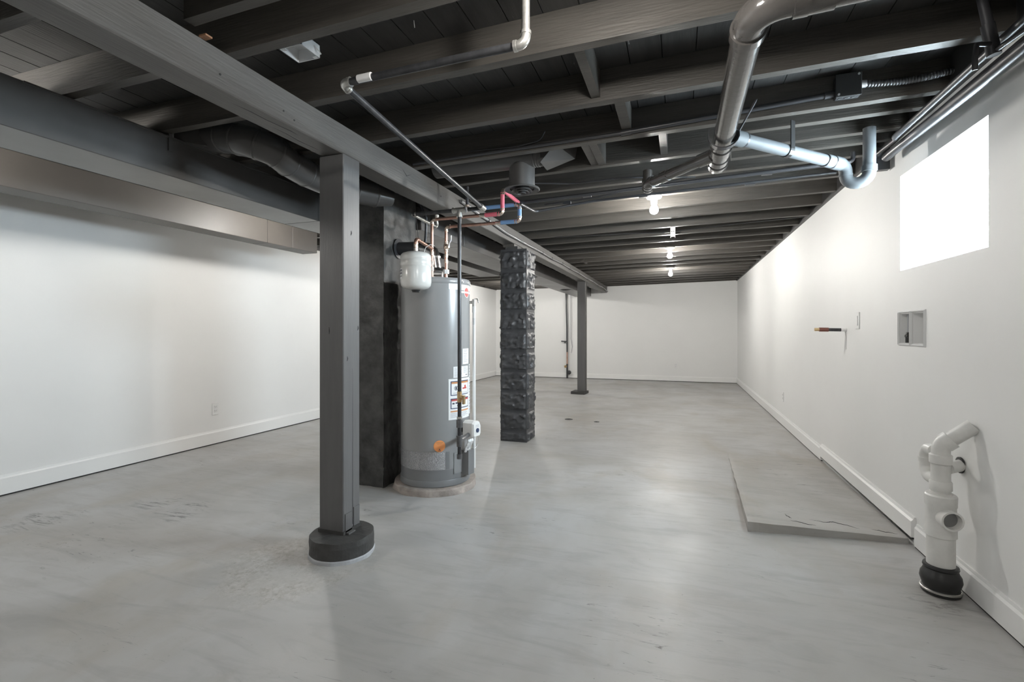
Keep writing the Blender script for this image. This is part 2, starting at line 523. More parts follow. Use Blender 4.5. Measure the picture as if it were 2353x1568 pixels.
JY = [-2.69, -2.28, -1.87, -1.46, -1.05, -0.64, -0.23, 0.18, 0.59, 1.00, 1.39, 1.80, 2.27, 2.72, 3.13, 3.54, 3.95]
while JY[-1] < 10.9:
    JY.append(JY[-1] + 0.412 + random.uniform(-0.012, 0.012))
JY.append(11.29)
def joist(y1, x0=XL, x1=XR, t=0.045, name='joist', drop=0.0, m='joist'):
    """rough-sawn board: slightly wavy underside"""
    xs = [x0 + (x1 - x0) * i / 28 for i in range(29)]
    P = []
    for i, xx in enumerate(xs):
        w = noise.noise(Vector((xx * 2.1, y1 * 3.7, 0))) * 0.004
        w2 = noise.noise(Vector((xx * 3.1, y1 * 5.1, 4))) * 0.003
        zb = zj(xx) - drop
        P += [(xx, y1 - t, zb + w), (xx, y1, zb + w2), (xx, y1, zj(xx) + JH), (xx, y1 - t, zj(xx) + JH)]
    F = [(0, 1, 2, 3), tuple(4 * 28 + k for k in (3, 2, 1, 0))]
    for i in range(28):
        for k in range(4):
            k2 = (k + 1) % 4
            F.append((4 * i + k, 4 * i + k2, 4 * i + 4 + k2, 4 * i + 4 + k))
    return MB().add(P, F).build(name, m, ceiling)
for y in JY:
    joist(y)
for (x0, x1, z0) in ((XR - 0.022, XR, zj(XR) - 0.008), (XL, XL + 0.022, 2.142)):
    MB().box(x0, x1, YB, YF, z0, z0 + JH + 0.03).build('rim_board', 'plank', ceiling)
joist(1.215, -1.58, XR, 0.04, 'sister_joist', -0.02)
joist(2.885, 0.22, XR, 0.045, 'sister_joist', 0.0)
joist(3.30, 0.30, XR, 0.045, 'sister_joist', 0.0)
def block(x0, x1, y0, y1, dz0=0.03, m='joist'):
    mb = MB()
    zc = zj((x0 + x1) / 2)
    mb.box(x0, x1, y0, y1, zc + dz0, zc + JH).build('blocking', m, ceiling)
block(-0.385, -0.345, 1.80, 2.225, 0.02)
block(-0.295, -0.245, 2.27, 2.675, 0.03)
block(-0.535, -0.49, 2.72, 3.085, 0.01); block(-0.487, -0.442, 2.72, 3.085, 0.005)
block(-0.11, -0.07, 2.72, 3.085, 0.02)
block(-0.437, -0.12, 2.80, 2.84, 0.05)
block(-1.40, -1.36, 7.2, 7.55, 0.02)
for (nx_, ny_) in ((-0.96, 1.62), (-0.66, 1.56), (-1.5, 1.55), (-0.2, 2.02), (-1.05, 2.45)):
    MB().cyl((nx_, ny_, zj(nx_) + JH + 0.003), (nx_ + 0.004, ny_, zj(nx_) + JH - 0.028), 0.0016, 6).build('nail', 'trim', ceiling)
MB().box(-1.588, -1.556, 1.236, 1.262, 2.150, 2.156).build('wood_shim', 'rawwood', ceiling)

# ------------------------------------------------------------------ beam, posts, column, chimney
bx0, bx1 = -1.722, -1.590
xsb = [YB + (YF - 0.01 - YB) * i / 60 for i in range(61)]
P = []; F = []
for i, y in enumerate(xsb):
    w = noise.noise(Vector((y * 1.7, 0, 0))) * 0.004
    P += [(bx0, y, 2.012 + w), (bx0 + 0.004, y, 2.008 + w), (bx1 - 0.005, y, 2.008 + w * 0.5), (bx1, y, 2.013 + w * 0.5), (bx1 + w * 0.4, y, 2.149), (bx0, y, 2.149)]
for i in range(60):
    for k in range(6):
        F.append((6 * i + k, 6 * i + (k + 1) % 6, 6 * i + 6 + (k + 1) % 6, 6 * i + 6 + k))
F += [tuple(range(6)), tuple(360 + k for k in range(5, -1, -1))]
beam = thing('support_beam', 'long dark grey timber beam running under the joists to the far wall', 'beam', (-1.656, 4, 2.0))
MB().add(P, F).build('timber', 'beam', beam)
def check_mark(name, pts, w=0.0011):
    P = [Vector(q) for q in pts]
    MB().sweep(P, [0.0003] + [w] * (len(P) - 2) + [0.0003], 5).build(name, 'gap', beam)
check_mark('timber_crack', [(bx1 - 0.06, 1.40, 2.0085), (bx1 - 0.05, 1.50, 2.0085), (bx1 - 0.052, 1.58, 2.0085), (bx1 - 0.04, 1.70, 2.0085), (bx1 - 0.045, 1.76, 2.0085)], 0.002)
check_mark('timber_crack', [(bx1 - 0.085, 1.60, 2.0085), (bx1 - 0.083, 1.72, 2.0085), (bx1 - 0.09, 1.80, 2.0085), (bx1 - 0.085, 1.93, 2.0085)], 0.0016)
check_mark('timber_crack', [(bx1 + 0.001, 2.55, 2.105), (bx1 + 0.001, 2.60, 2.075), (bx1 + 0.001, 2.66, 2.105)], 0.0016)
for (yy, zz) in ((0.62, 2.09), (0.80, 2.12), (1.32, 2.06), (1.62, 2.055), (1.68, 2.04), (3.05, 2.07)):
    MB().cyl((bx1 - 0.003, yy, zz), (bx1 + 0.0025, yy, zz), 0.004, 8).build('nail_hole', 'gap', beam)

# near post: two timbers side by side on a round pier
post = thing('timber_post', 'square dark grey timber post standing on a round pier in the foreground', 'post', (-1.66, 2.065, 0.10))
MB().bbox(-1.733, -1.585, 2.0, 2.13, 0.10, 2.008, 0.004).build('post_timber', 'post', post)
P = [Vector((-1.5852, 2.072 + 0.0025 * noise.noise(Vector((0, 0, i * 0.7))), 0.13 + 0.038 * i)) for i in range(22)]
MB().sweep(P, [0.0018 - 0.00006 * i for i in range(22)], 6).build('timber_crack', 'gap', post)
for (yy, zz) in ((2.115, 1.135), (2.03, 0.98), (2.06, 1.62)):
    MB().sweep([(-1.5848, yy, zz + 0.012), (-1.5848, yy + 0.002, zz), (-1.5848, yy - 0.002, zz - 0.012)], [0.001, 0.0028, 0.0012], 6).build('knot', 'gap', post)
MB().sweep([(-1.672, 1.9998, 1.14), (-1.670, 1.9998, 1.12), (-1.671, 1.9998, 1.105)], [0.0008, 0.0022, 0.0008], 6).build('knot', 'gap', post)
br = MB()
br.box(-1.586, -1.581, 2.012, 2.062, 0.108, 0.20)
br.box(-1.586, -1.560, 2.012, 2.062, 0.101, 0.108)
br.build('foot_bracket', 'post', post)
br = MB()
br.box(-1.586, -1.581, 2.078, 2.124, 0.118, 0.215)
br.build('foot_bracket', 'post', post)
MB().box(-1.737, -1.581, 1.996, 2.134, 0.098, 0.116).build('mortar_bed', 'pier', post)

def rough_cyl(cx, cy, r, z0, z1, seg=56, amp=0.004, rings=3, topamp=0.003):
    mb = MB(); V = []; F = []
    for j in range(rings + 1):
        z = z0 + (z1 - z0) * j / rings
        for k in range(seg):
            a = 2 * PI * k / seg
            rr = r + amp * noise.noise(Vector((math.cos(a) * 3, math.sin(a) * 3, z * 20 + cx * 7)))
            if j == rings: rr -= 0.004
            V.append((cx + rr * math.cos(a), cy + rr * math.sin(a), z + (topamp * noise.noise(Vector((math.cos(a) * 4, math.sin(a) * 4, cx))) if j == rings else 0)))
    for j in range(rings):
        for k in range(seg):
            k2 = (k + 1) % seg
            F.append((j * seg + k, j * seg + k2, (j + 1) * seg + k2, (j + 1) * seg + k))
    F.append(tuple(range(seg - 1, -1, -1)))
    base = rings * seg
    V.append((cx, cy, z1)); ci = len(V) - 1
    for k in range(seg):
        F.append((base + k, base + (k + 1) % seg, ci))
    return mb.add(V, F)
pier = thing('concrete_pier', 'round black concrete pier with pale foot carrying the foreground post', 'pier', (-1.62, 2.035, 0))
rough_cyl(-1.62, 2.035, 0.157, 0.020, 0.100).build('pier_drum', 'pier', pier)
rough_cyl(-1.62, 2.035, 0.160, 0.0, 0.021, amp=0.006).build('pier_collar', 'pierbase', pier)

# far post
fp = thing('timber_post', 'slender dark post near the far wall on a low square foot', 'post', (-1.66, 8.6, 0.045))
MB().bbox(-1.733, -1.585, 8.55, 8.68, 0.045, 2.005, 0.004).build('post_timber', 'post', fp)
MB().box(-1.584, -1.572, 8.56, 8.60, 0.05, 2.0).build('conduit_strip', 'beam', fp)
ft = thing('post_footing', 'low dark concrete footing under the far post', 'footing', (-1.68, 8.58, 0))
mb = MB()
V = [(-1.83, 8.45), (-1.58, 8.42), (-1.555, 8.70), (-1.81, 8.74)]
mb.hexa([(p[0], p[1], 0) for p in V] + [(p[0] * 0.995 - 0.008, p[1], 0.046) for p in V])
mb.build('footing_block', 'pier', ft)

# rock-faced block column
colx0, colx1, coly0, coly1 = -1.728, -1.449, 4.62, 4.90
bc = thing('block_column', 'black painted rock-faced block column standing behind the water heater', 'column', (-1.59, 4.76, 0))
def rock_block(z0, z1, k, margin=True):
    x0, x1, y0, y1 = colx0, colx1, coly0, coly1
    mb = MB(); n = 26; mz = 20
    def face(org, du, dv, nrm, lu, lv):
        V = []; F = []
        for j in range(mz + 1):
            for i in range(n + 1):
                u, v = i / n, j / mz
                p = org + du * (u * lu) + dv * (v * lv)
                e = min(u, 1 - u) * lu; e2 = min(v, 1 - v) * lv
                m = min(e, e2)
                disp = 0.0
                mv = 0.024 if v > 0.5 else 0.010
                mm = min(e - 0.014, e2 - mv)
                if mm > 0:
                    s = min(1.0, mm / 0.010)
                    q = Vector((p.x * 15 + k * 5, p.y * 15, p.z * 17))
                    dist, seeds = noise.voronoi(q * 1.35 + Vector((k * 3.1, 0, k)))
                    qq = q * 1.35 + Vector((k * 3.1, 0, k))
                    tw = 0.0; acc = 0.0
                    for dd_, sd_ in zip(dist, seeds):
                        wgt = math.exp(-dd_ * 14.0)
                        g = noise.cell_vector(sd_ * 7.31 + Vector((0.37, 0.11, 0.73))) * 2 - Vector((1, 1, 1))
                        acc += wgt * (0.5 * g.x + 1.5 * g.dot(qq - sd_)); tw += wgt
                    disp = s * (0.013 + 0.013 * acc / max(tw, 1e-9) + 0.006 * noise.noise(q * 0.9) + 0.003 * noise.noise(q * 4))
                V.append(p + nrm * max(disp, -0.002))
        for j in range(mz):
            for i in range(n):
                a = j * (n + 1) + i
                F.append((a, a + 1, a + n + 2, a + n + 1))
        mb.add(V, F, True)
    lz = z1 - z0
    X, Y, Z = Vector((1, 0, 0)), Vector((0, 1, 0)), Vector((0, 0, 1))
    face(Vector((x0, y0, z0)), X, Z, -Y, x1 - x0, lz)
    face(Vector((x1, y0, z0)), Y, Z, X, y1 - y0, lz)
    face(Vector((x1, y1, z0)), -X, Z, Y, x1 - x0, lz)
    face(Vector((x0, y1, z0)), -Y, Z, -X, y1 - y0, lz)
    mb.add([(x0, y0, z0), (x1, y0, z0), (x1, y1, z0), (x0, y1, z0)], [(3, 2, 1, 0)])
    mb.add([(x0, y0, z1), (x1, y0, z1), (x1, y1, z1), (x0, y1, z1)], [(0, 1, 2, 3)])
    return mb
zc = [0.0, 0.112, 0.312, 0.512, 0.716, 0.918, 1.120, 1.322, 1.528, 1.734, 1.948]
for k in range(10):
    rock_block(zc[k] + (0.0 if k == 0 else 0.007), zc[k + 1], k).build('block', 'block', bc)
mb = MB()
for k in range(1, 10):
    mb.box(colx0 + 0.003, colx1 - 0.003, coly0 + 0.003, coly1 - 0.003, zc[k] - 0.002, zc[k] + 0.011)
mb.build('mortar_joint', 'block', bc)
MB().box(colx0 + 0.05, colx1 - 0.1, coly0 + 0.01, coly1 - 0.02, 1.948, 1.978).build('cap_slate', 'pier', bc)
MB().box(colx0 + 0.02, colx1 - 0.14, coly0 + 0.02, coly1 - 0.02, 1.978, 2.006).build('cap_shim', 'joist', bc)

# chimney
mb = MB()
cx0, cx1, cy0, cy1 = -2.475, -1.992, 2.95, 3.395
def lump_face(org, du, lu, dv, lv, nrm, nu, nv, amp, sd):
    V = []; F = []
    for j in range(nv + 1):
        for i in range(nu + 1):
            p = org + du * (lu * i / nu) + dv * (lv * j / nv)
            edge = 0 < i < nu
            q = Vector((p.x * 9 + sd, p.y * 9, p.z * 7))
            d = amp * noise.noise(q) + amp * 0.6 * noise.noise(q * 3.1)
            # horizontal course joints telegraphing through the plaster
            d -= 0.004 if (p.z % 0.205) < 0.02 else 0
            if not edge:
                d = abs(amp * noise.noise(Vector((p.z * 17, sd, 0)))) * -0.9
                p = p + (du if i == 0 else -du) * abs(d)
                d = 0
            V.append(p + nrm * d)
    for j in range(nv):
        for i in range(nu):
            a = j * (nu + 1) + i
            F.append((a, a + 1, a + nu + 2, a + nu + 1))
    mb.add(V, F, True)
X, Y, Z = Vector((1, 0, 0)), Vector((0, 1, 0)), Vector((0, 0, 1))
ct = 2.146
lump_face(Vector((cx0, cy0, 0)), X, cx1 - cx0, Z, ct, -Y, 22, 90, 0.009, 1)
lump_face(Vector((cx1, cy0, 0)), Y, cy1 - cy0, Z, ct, X, 22, 90, 0.011, 5)
lump_face(Vector((cx1, cy1, 0)), -X, cx1 - cx0, Z, ct, Y, 22, 90, 0.006, 9)
lump_face(Vector((cx0, cy1, 0)), -Y, cy1 - cy0, Z, ct, -X, 22, 90, 0.006, 13)
mb.add([(cx0, cy0, ct), (cx1, cy0, ct), (cx1, cy1, ct), (cx0, cy1, ct)], [(0, 1, 2, 3)])
ch = mb.build('chimney', 'chimney')
tag(ch, 'black plastered brick chimney between the foreground post and the water heater', 'chimney')

# ------------------------------------------------------------------ ducts
def rect_duct(name, label, x0, x1, z0, z1, cuts, m='duct', seam=0.005, extra=None):
    t = thing(name, label, 'duct', ((x0 + x1) / 2, cuts[0], z0))
    for i, (a, b) in enumerate(zip(cuts[:-1], cuts[1:])):
        MB().bbox(x0, x1, a + 0.0015, b - 0.0015, z0, z1, 0.003).build('duct_section', m, t)
        if i:
            MB().box(x0 + 0.002, x1 - 0.002, a - 0.0015, a + 0.0015, z0 + 0.002, z1 - 0.002).build('seam', 'gap', t)
    return t
dA = rect_duct('trunk_duct', 'wide dark sheet-metal trunk duct crossing the upper left beside the round elbow', -2.835, -2.52, 1.932, 2.138, [YB + 0.05, -0.2, 2.9, 4.9, 6.7])
MB().box(-2.518, -2.510, 1.2, 6.7, 2.128, 2.136).build('hem', 'duct', dA)
for y in (1.02, 1.81):
    MB().box(-2.519, -2.512, y - 0.02, y + 0.0, 2.06, 2.16).build('hanger_strap', 'duct', dA)
dB = rect_duct('return_duct', 'brown-grey sheet-metal duct running along the left wall under the joists', -3.765, -3.576, 1.932, 2.144, [YB + 0.05, 1.2, 3.455, 3.756, 4.10], 'ductwarm')
dC = rect_duct('branch_duct', 'dark rectangular duct with round registers leading to the far wall beside the beam', -2.345, -1.962, 1.932, 2.12, [3.42, 4.25, 6.35, 9.6, YF - 0.002])
for y in (6.95, 9.3):
    g = MB()
    g.lathe((-2.12, y, 1.932), [(0.105, 0.0), (0.105, -0.006), (0.095, -0.012), (0.075, -0.006), (0.075, 0.0)], 28)
    g = g.build('register', 'duct', dC)
    MB().lathe((-2.12, y, 1.929), [(0.07, 0.0), (0.07, -0.003), (0.0, -0.003)], 28).build('louver', 'gap', g)

# round elbow duct
rd = thing('round_duct', 'black segmented round elbow duct above the left trunk duct', 'duct', (-2.1, 2.3, 2.0))
path = [(-2.42, 1.97, 2.185), (-2.32, 1.955, 2.165), (-2.21, 1.945, 2.135), (-2.115, 1.97, 2.108), (-2.07, 2.05, 2.088), (-2.085, 2.15, 2.072), (-2.11, 2.31, 2.064), (-2.10, 2.50, 2.056), (-2.03, 2.67, 2.046), (-1.95, 2.79, 2.04)]
PV = [Vector(q) for q in path]
def crom(i, t):
    p0 = PV[max(i - 1, 0)]; p1 = PV[i]; p2 = PV[i + 1]; p3 = PV[min(i + 2, len(PV) - 1)]
    return 0.5 * ((2 * p1) + (p2 - p0) * t + (2 * p0 - 5 * p1 + 4 * p2 - p3) * t * t + (3 * p1 - p0 - 3 * p2 + p3) * t ** 3)
for i in range(len(PV) - 1):
    sub = [crom(i, -0.05 + 1.10 * k / 6) for k in range(7)]
    MB().sweep(sub, 0.079, 28).build('duct_segment', 'duct', rd)
    d = (sub[-1] - sub[-2]).normalized(); b = sub[-1]
    MB().sweep([b - d * 0.007, b - d * 0.002, b + d * 0.002, b + d * 0.007], [0.0795, 0.0825, 0.0825, 0.0795], 28).build('crimp_ring', 'duct', rd)
a, b = Vector(path[-1]), Vector((-1.88, 2.885, 2.035))
MB().sweep([a, b], [0.077, 0.05], 24).build('reducer', 'duct', rd)
mb = MB()
P0 = [(-2.56, 1.85, 2.141), (-2.56, 2.06, 2.141), (-2.56, 2.06, 2.27), (-2.56, 1.85, 2.27)]
P1 = [(-2.40, 1.905, 2.115), (-2.40, 2.035, 2.115), (-2.40, 2.035, 2.245), (-2.40, 1.905, 2.245)]
mb.hexa(P0 + P1).build('boot', 'duct', rd)

# round supply duct with ceiling diffuser in the joist bay
sd = thing('supply_duct', 'grey round duct in the joist bay ending in a faceted boot', 'duct', (-1.1, 2.905, 2.15))
zz = 2.222
MB().sweep([(-1.55, 2.905, zz), (-0.80, 2.905, zz)], 0.073, 28).build('duct_pipe', 'duct', sd)
for xx in (-0.86, -0.845, -0.83):
    MB().sweep([(xx - 0.004, 2.905, zz), (xx, 2.905, zz), (xx + 0.004, 2.905, zz)], [0.073, 0.0755, 0.073], 28).build('crimp_ring', 'duct', sd)
mb = MB()
q = [(-0.80, 2.825, 2.145), (-0.80, 2.985, 2.145), (-0.80, 2.985, 2.295), (-0.80, 2.825, 2.295)]
w = [(-0.70, 2.80, 2.235), (-0.62, 2.99, 2.20), (-0.60, 2.99, 2.298), (-0.66, 2.80, 2.298)]
mb.add(q + w, [(0, 1, 2, 3), (4, 5, 6, 7), (0, 4, 5, 1), (1, 5, 6, 2), (2, 6, 7, 3), (3, 7, 4, 0)])
mb.build('faceted_boot', 'duct', sd)
df = thing('ceiling_diffuser', 'round ceiling diffuser hanging over the red and blue pipes', 'diffuser', (-0.95, 2.93, 2.0))
MB().sweep([(-0.95, 2.93, 2.22), (-0.95, 2.93, 2.03)], 0.082, 32, caps=False).build('drop_collar', 'duct', df)
MB().lathe((-0.95, 2.93, 2.02), [(0.080, 0.014), (0.112, 0.006), (0.114, 0.0), (0.108, -0.004), (0.078, 0.004), (0.078, 0.016)], 36).build('flange', 'duct', df)
for r, dz in ((0.066, -0.012), (0.046, -0.02), (0.026, -0.027)):
    MB().lathe((-0.95, 2.93, 2.02 + dz), [(r * 0.72, 0.022), (r, 0.003), (r + 0.002, 0.0), (r * 0.72 - 0.002, 0.02)], 30).build('cone_ring', 'duct', df)
MB().lathe((-0.95, 2.93, 2.06), [(0.0805, 0.0), (0.0805, 0.004), (0.0, 0.004)], 30).build('damper', 'gap', df)

# ------------------------------------------------------------------ water heater
HX, HY, HZ, HR = -1.69, 3.16, 0.048, 0.252
PCAM = math.radians(-61.8)
pad = rough_cyl(HX, HY, 0.297, 0, 0.047, 72, 0.011, 5, 0.004).build('concrete_pad', 'pad')
tag(pad, 'low round rough concrete pad under the water heater', 'pad')
wh = thing('water_heater', 'tall grey cylindrical water heater on a round pad beside the chimney', 'water heater', (HX, HY, HZ))
MB().lathe((HX, HY, HZ), [(HR - 0.004, 0.0), (HR, 0.004), (HR, 0.042), (HR - 0.002, 0.045)], 72).build('bottom_rim', 'heaterdk', wh)
MB().lathe((HX, HY, HZ), [(HR - 0.005, 0.045), (HR - 0.005, 0.118)], 72).build('base_shell', 'heaterdk', wh)
MB().lathe((HX, HY, HZ), [(HR - 0.003, 0.118), (HR - 0.003, 1.405)], 72).build('tank_jacket', 'heater', wh)
MB().lathe((HX, HY, HZ), [(HR - 0.001, 1.400), (HR + 0.002, 1.404), (HR + 0.002, 1.430), (HR - 0.006, 1.442), (0.0, 1.446)], 72).build('top_cap', 'heater', wh)

def on_cyl(a, z, off=0.0, R=HR - 0.003):
    return (HX + (R + off) * math.cos(a), HY + (R + off) * math.sin(a), z)
def patch(a0, a1, z0, z1, off=0.0015, n=14, tilt=0.0):
    """thin curved sheet lying on the jacket; angles in degrees right of the camera side"""
    mb = MB(); V = []; F = []
    for o in (0.0003, off):
        for i in range(n + 1):
            a = PCAM + math.radians(a0 + (a1 - a0) * i / n)
            dz = tilt * i / n
            V += [on_cyl(a, z0 + dz, o), on_cyl(a, z1 + dz, o)]
    m2 = 2 * (n + 1)
    for i in range(n):
        F.append((m2 + 2 * i, m2 + 2 * i + 2, m2 + 2 * i + 3, m2 + 2 * i + 1))
        F.append((2 * i, 2 * i + 2, m2 + 2 * i + 2, m2 + 2 * i)); F.append((2 * i + 1, 2 * i + 3, m2 + 2 * i + 3, m2 + 2 * i + 1))
    F.append((0, m2, m2 + 1, 1)); F.append((2 * n, 2 * n + 1, m2 + 2 * n + 1, m2 + 2 * n))
    return mb.add(V, F, False)
def disc_on(a, z, r, off, n=28):
    mb = MB(); V = []; F = []
    rings = 4
    V.append(on_cyl(PCAM + math.radians(a), z, off))
    for j in range(1, rings + 1):
        for k in range(n):
            t = 2 * PI * k / n
            rr = r * j / rings
            V.append(on_cyl(PCAM + math.radians(a) + rr * math.cos(t) / HR, z + rr * math.sin(t), off))
    for k in range(n): F.append((0, 1 + k, 1 + (k + 1) % n))
    for j in range(rings - 1):
        for k in range(n):
            b = 1 + j * n; c = b + n
            F.append((b + k, c + k, c + (k + 1) % n, b + (k + 1) % n))
    return mb.add(V, F, False)
def text_on(body, a, z, size, off, name, m, parent, sx=1.0):
    cu = bpy.data.curves.new('lettering', 'FONT')
    cu.body = body; cu.size = size; cu.align_x = 'CENTER'; cu.align_y = 'CENTER'
    cu.resolution_u = 2
    to = bpy.data.objects.new('lettering', cu)
    COL.objects.link(to)
    bpy.context.view_layer.update()
    me = to.evaluated_get(bpy.context.evaluated_depsgraph_get()).to_mesh()
    V = [on_cyl(PCAM + math.radians(a) + v.co.x * sx / HR, z + v.co.y, off) for v in me.vertices]
    F = [tuple(p.vertices) for p in me.polygons]
    to.to_mesh_clear()
    bpy.data.objects.remove(to, do_unlink=True)
    bpy.data.curves.remove(cu)
    if V:
        return MB().add(V, F).build(name, m, parent)
# silver screen band, access panel
patch(-78, 15, 0.170, 0.292, 0.002, 24).build('air_screen', 'screen', wh)
patch(15, 22, 0.170, 0.292, 0.002, 3).build('screen_end', 'heaterdk', wh)
patch(30, 66, 0.13, 0.275, 0.004, 10).build('access_panel', 'heater', wh)
# labels
lb = patch(21, 78, 1.408, 1.452, 0.0015, 14).build('top_label', 'paper', wh)
lg = disc_on(61, 1.395, 0.037, 0.0022).build('maker_logo', 'paper', wh)
disc_on(61, 1.395, 0.033, 0.0028).build('logo_disc', 'redink', lg)
patch(42, 80, 1.388, 1.401, 0.0032, 8).build('logo_band', 'paper', lg)
text_on('Rheem', 61, 1.3945, 0.016, 0.0040, 'logo_lettering', 'redink', lg)
ls = patch(20.5, 72, 0.505, 0.788, 0.0015, 14).build('warning_label', 'paper', wh)
for (z0, z1, top) in ((0.672, 0.772, 'orangeink'), (0.580, 0.652, 'redink')):
    patch(24, 66, z0, z1, 0.0022, 12).build('label_panel', 'navy', ls)
    patch(25.5, 64.5, z0 + 0.006, z1 - 0.006, 0.0028, 12).build('label_field', 'paper', ls)
    patch(25.5, 64.5, z1 - 0.018, z1 - 0.006, 0.0033, 12).build('label_band', top, ls)
disc_on(34, 0.722, 0.016, 0.0033, 20).build('pictogram', 'ink', ls)
disc_on(34, 0.722, 0.0125, 0.0037, 20).build('pictogram', 'paper', ls)
patch(32.5, 35.5, 0.712, 0.732, 0.0041, 3).build('pictogram', 'ink', ls)
patch(48, 59, 0.712, 0.722, 0.0036, 5).build('pictogram', 'redink', ls)
patch(53, 57, 0.722, 0.738, 0.0036, 3).build('pictogram', 'redink', ls)
for a0, a1, z in ((27, 31, 0.612), (33, 38, 0.614), (40, 45, 0.610), (36, 40, 0.596)):
    patch(a0, a1, z, z + 0.010, 0.0035, 3).build('pictogram', 'ink', ls)
patch(24, 66, 0.558, 0.567, 0.0022, 12).build('label_band', 'orangeink', ls)
mb = MB()
for z in [0.549 - 0.007 * i for i in range(5)]:
    p = patch(24, random.uniform(50, 66), z, z + 0.0022, 0.0022, 8); mb.add(p.v, p.f)
for z in (0.690, 0.683):
    p = patch(28, 42, z, z + 0.002, 0.0036, 5); mb.add(p.v, p.f)
    p = patch(46, 62, z, z + 0.002, 0.0036, 5); mb.add(p.v, p.f)
mb.build('label_print', 'greyink', ls, kind='stuff')
l2 = patch(29, 66, 0.795, 0.872, 0.0016, 10).build('rating_label', 'paper', wh)
mb = MB()
for i in range(9):
    p = patch(31, random.uniform(42, 48), 0.862 - 0.0075 * i, 0.8645 - 0.0075 * i, 0.0022, 5); mb.add(p.v, p.f)
    if i < 6:
        p = patch(51, random.uniform(58, 64), 0.862 - 0.0075 * i, 0.8645 - 0.0075 * i, 0.0022, 5); mb.add(p.v, p.f)
mb.build('label_print', 'greyink', l2, kind='stuff')
patch(57, 63, 0.808, 0.813, 0.0024, 4).build('label_mark', 'ink', l2)
l3 = patch(49, 69, 0.885, 0.995, 0.0016, 8).build('energy_label', 'paper', wh)
mb = MB()
for i in range(8):
    p = patch(51.5, random.uniform(60, 67), 0.982 - 0.0115 * i, 0.9855 - 0.0115 * i, 0.0022, 4); mb.add(p.v, p.f)
mb.build('label_print', 'greyink', l3, kind='stuff')
l4 = patch(72.5, 80, 0.52, 0.88, 0.0016, 4).build('side_label', 'paper', wh)
mb = MB()
for i in range(16):
    p = patch(73.5, random.uniform(76, 79), 0.865 - 0.021 * i, 0.869 - 0.021 * i, 0.0022, 3); mb.add(p.v, p.f)
mb.build('label_print', 'ink', l4, kind='stuff')
og = disc_on(6, 0.333, 0.040, 0.0028).build('orange_sticker', 'orange', wh)
patch(0.5, 11.5, 0.355, 0.360, 0.0034, 6).build('sticker_print', 'orangeink', og)
patch(2, 10, 0.347, 0.3495, 0.0034, 6).build('sticker_print', 'orangeink', og)
patch(4, 8, 0.299, 0.303, 0.0034, 4).build('sticker_print', 'ink', og)
disc_on(6, 0.311, 0.004, 0.0034, 10).build('sticker_print', 'ink', og)
# gas control valve with its wiring
va = PCAM + math.radians(50)
def rad(a_off, dist, z, side=0.0):
    a = PCAM + math.radians(a_off)
    return Vector((HX + dist * math.cos(a) - side * math.sin(a), HY + dist * math.sin(a) + side * math.cos(a), z))
gv = MB()
a = PCAM + math.radians(50)
er = Vector((math.cos(a), math.sin(a), 0)); et = Vector((-math.sin(a), math.cos(a), 0))
cc = Vector((HX, HY, 0)) + er * (HR + 0.075)
prof = [(-0.040, 0.385), (0.034, 0.385), (0.046, 0.405), (0.046, 0.462), (0.030, 0.492), (-0.022, 0.498), (-0.046, 0.482), (-0.046, 0.398)]
V = []
for dd, s in ((-0.045, 1.0), (0.030, 1.0), (0.045, 0.86)):
    for (u, z) in prof:
        V.append(cc + er * dd + et * (u * s) + Vector((0, 0, 0.44 + (z - 0.44) * s)))
n = len(prof); F = [tuple(range(n - 1, -1, -1)), tuple(2 * n + i for i in range(n))]
for j in range(2):
    for i in range(n):
        F.append((j * n + i, j * n + (i + 1) % n, (j + 1) * n + (i + 1) % n, (j + 1) * n + i))
gvo = gv.add(V, F).build('gas_valve', 'white', wh)
p0 = cc + er * 0.045 + Vector((0, 0, 0.432))
MB().cyl(p0, p0 + er * 0.006, 0.015, 16).build('valve_dial', 'navy', gvo)
p0 = cc + er * 0.0455 + et * 0.0 + Vector((0, 0, 0.468))
mb = MB()
for i in range(3):
    q = p0 + Vector((0, 0, -0.006 * i)) - et * 0.02
    mb.sweep([q, q + et * 0.04], 0.0012, 4)
mb.build('valve_print', 'greyink', gvo)
MB().cyl(cc - er * 0.08 + Vector((0, 0, 0.44)), cc - er * 0.04 + Vector((0, 0, 0.44)), 0.034, 20).build('valve_stem', 'black', wh)
mb = MB()
for i in range(5):
    u = -0.03 + 0.012 * i
    base = cc + et * (u + 0.005) + er * (-0.03)
    mb.sweep([base + Vector((0, 0, 0.39)), base + er * 0.02 + Vector((0, 0, 0.35)), base + et * random.uniform(-.008, .008) + Vector((0, 0, 0.31)), base - er * 0.01 + Vector((0, 0, 0.275))], 0.007, 8)
mb.build('wire_bundle', 'foil', wh)
mb = MB()
mb.sweep([cc + et * 0.045 + Vector((0, 0, 0.40)), cc + et * 0.075 + Vector((0, 0, 0.36)), cc + et * 0.07 + Vector((0, 0, 0.31)), cc + et * 0.02 + Vector((0, 0, 0.285))], 0.0012, 6)
mb.build('igniter_wire', 'steel', wh)
mb = MB()
b0 = Vector((HX, HY, 0)) + er * (HR - 0.02) + et * 0.02
V = []
for z in (0.115, 0.285):
    for (e, u) in ((0, -0.038), (0.075, -0.034), (0.075, 0.034), (0, 0.038)):
        p = b0 + er * e + et * u; V.append((p.x, p.y, z))
mb.hexa(V).build('burner_box', 'heaterdk', wh)
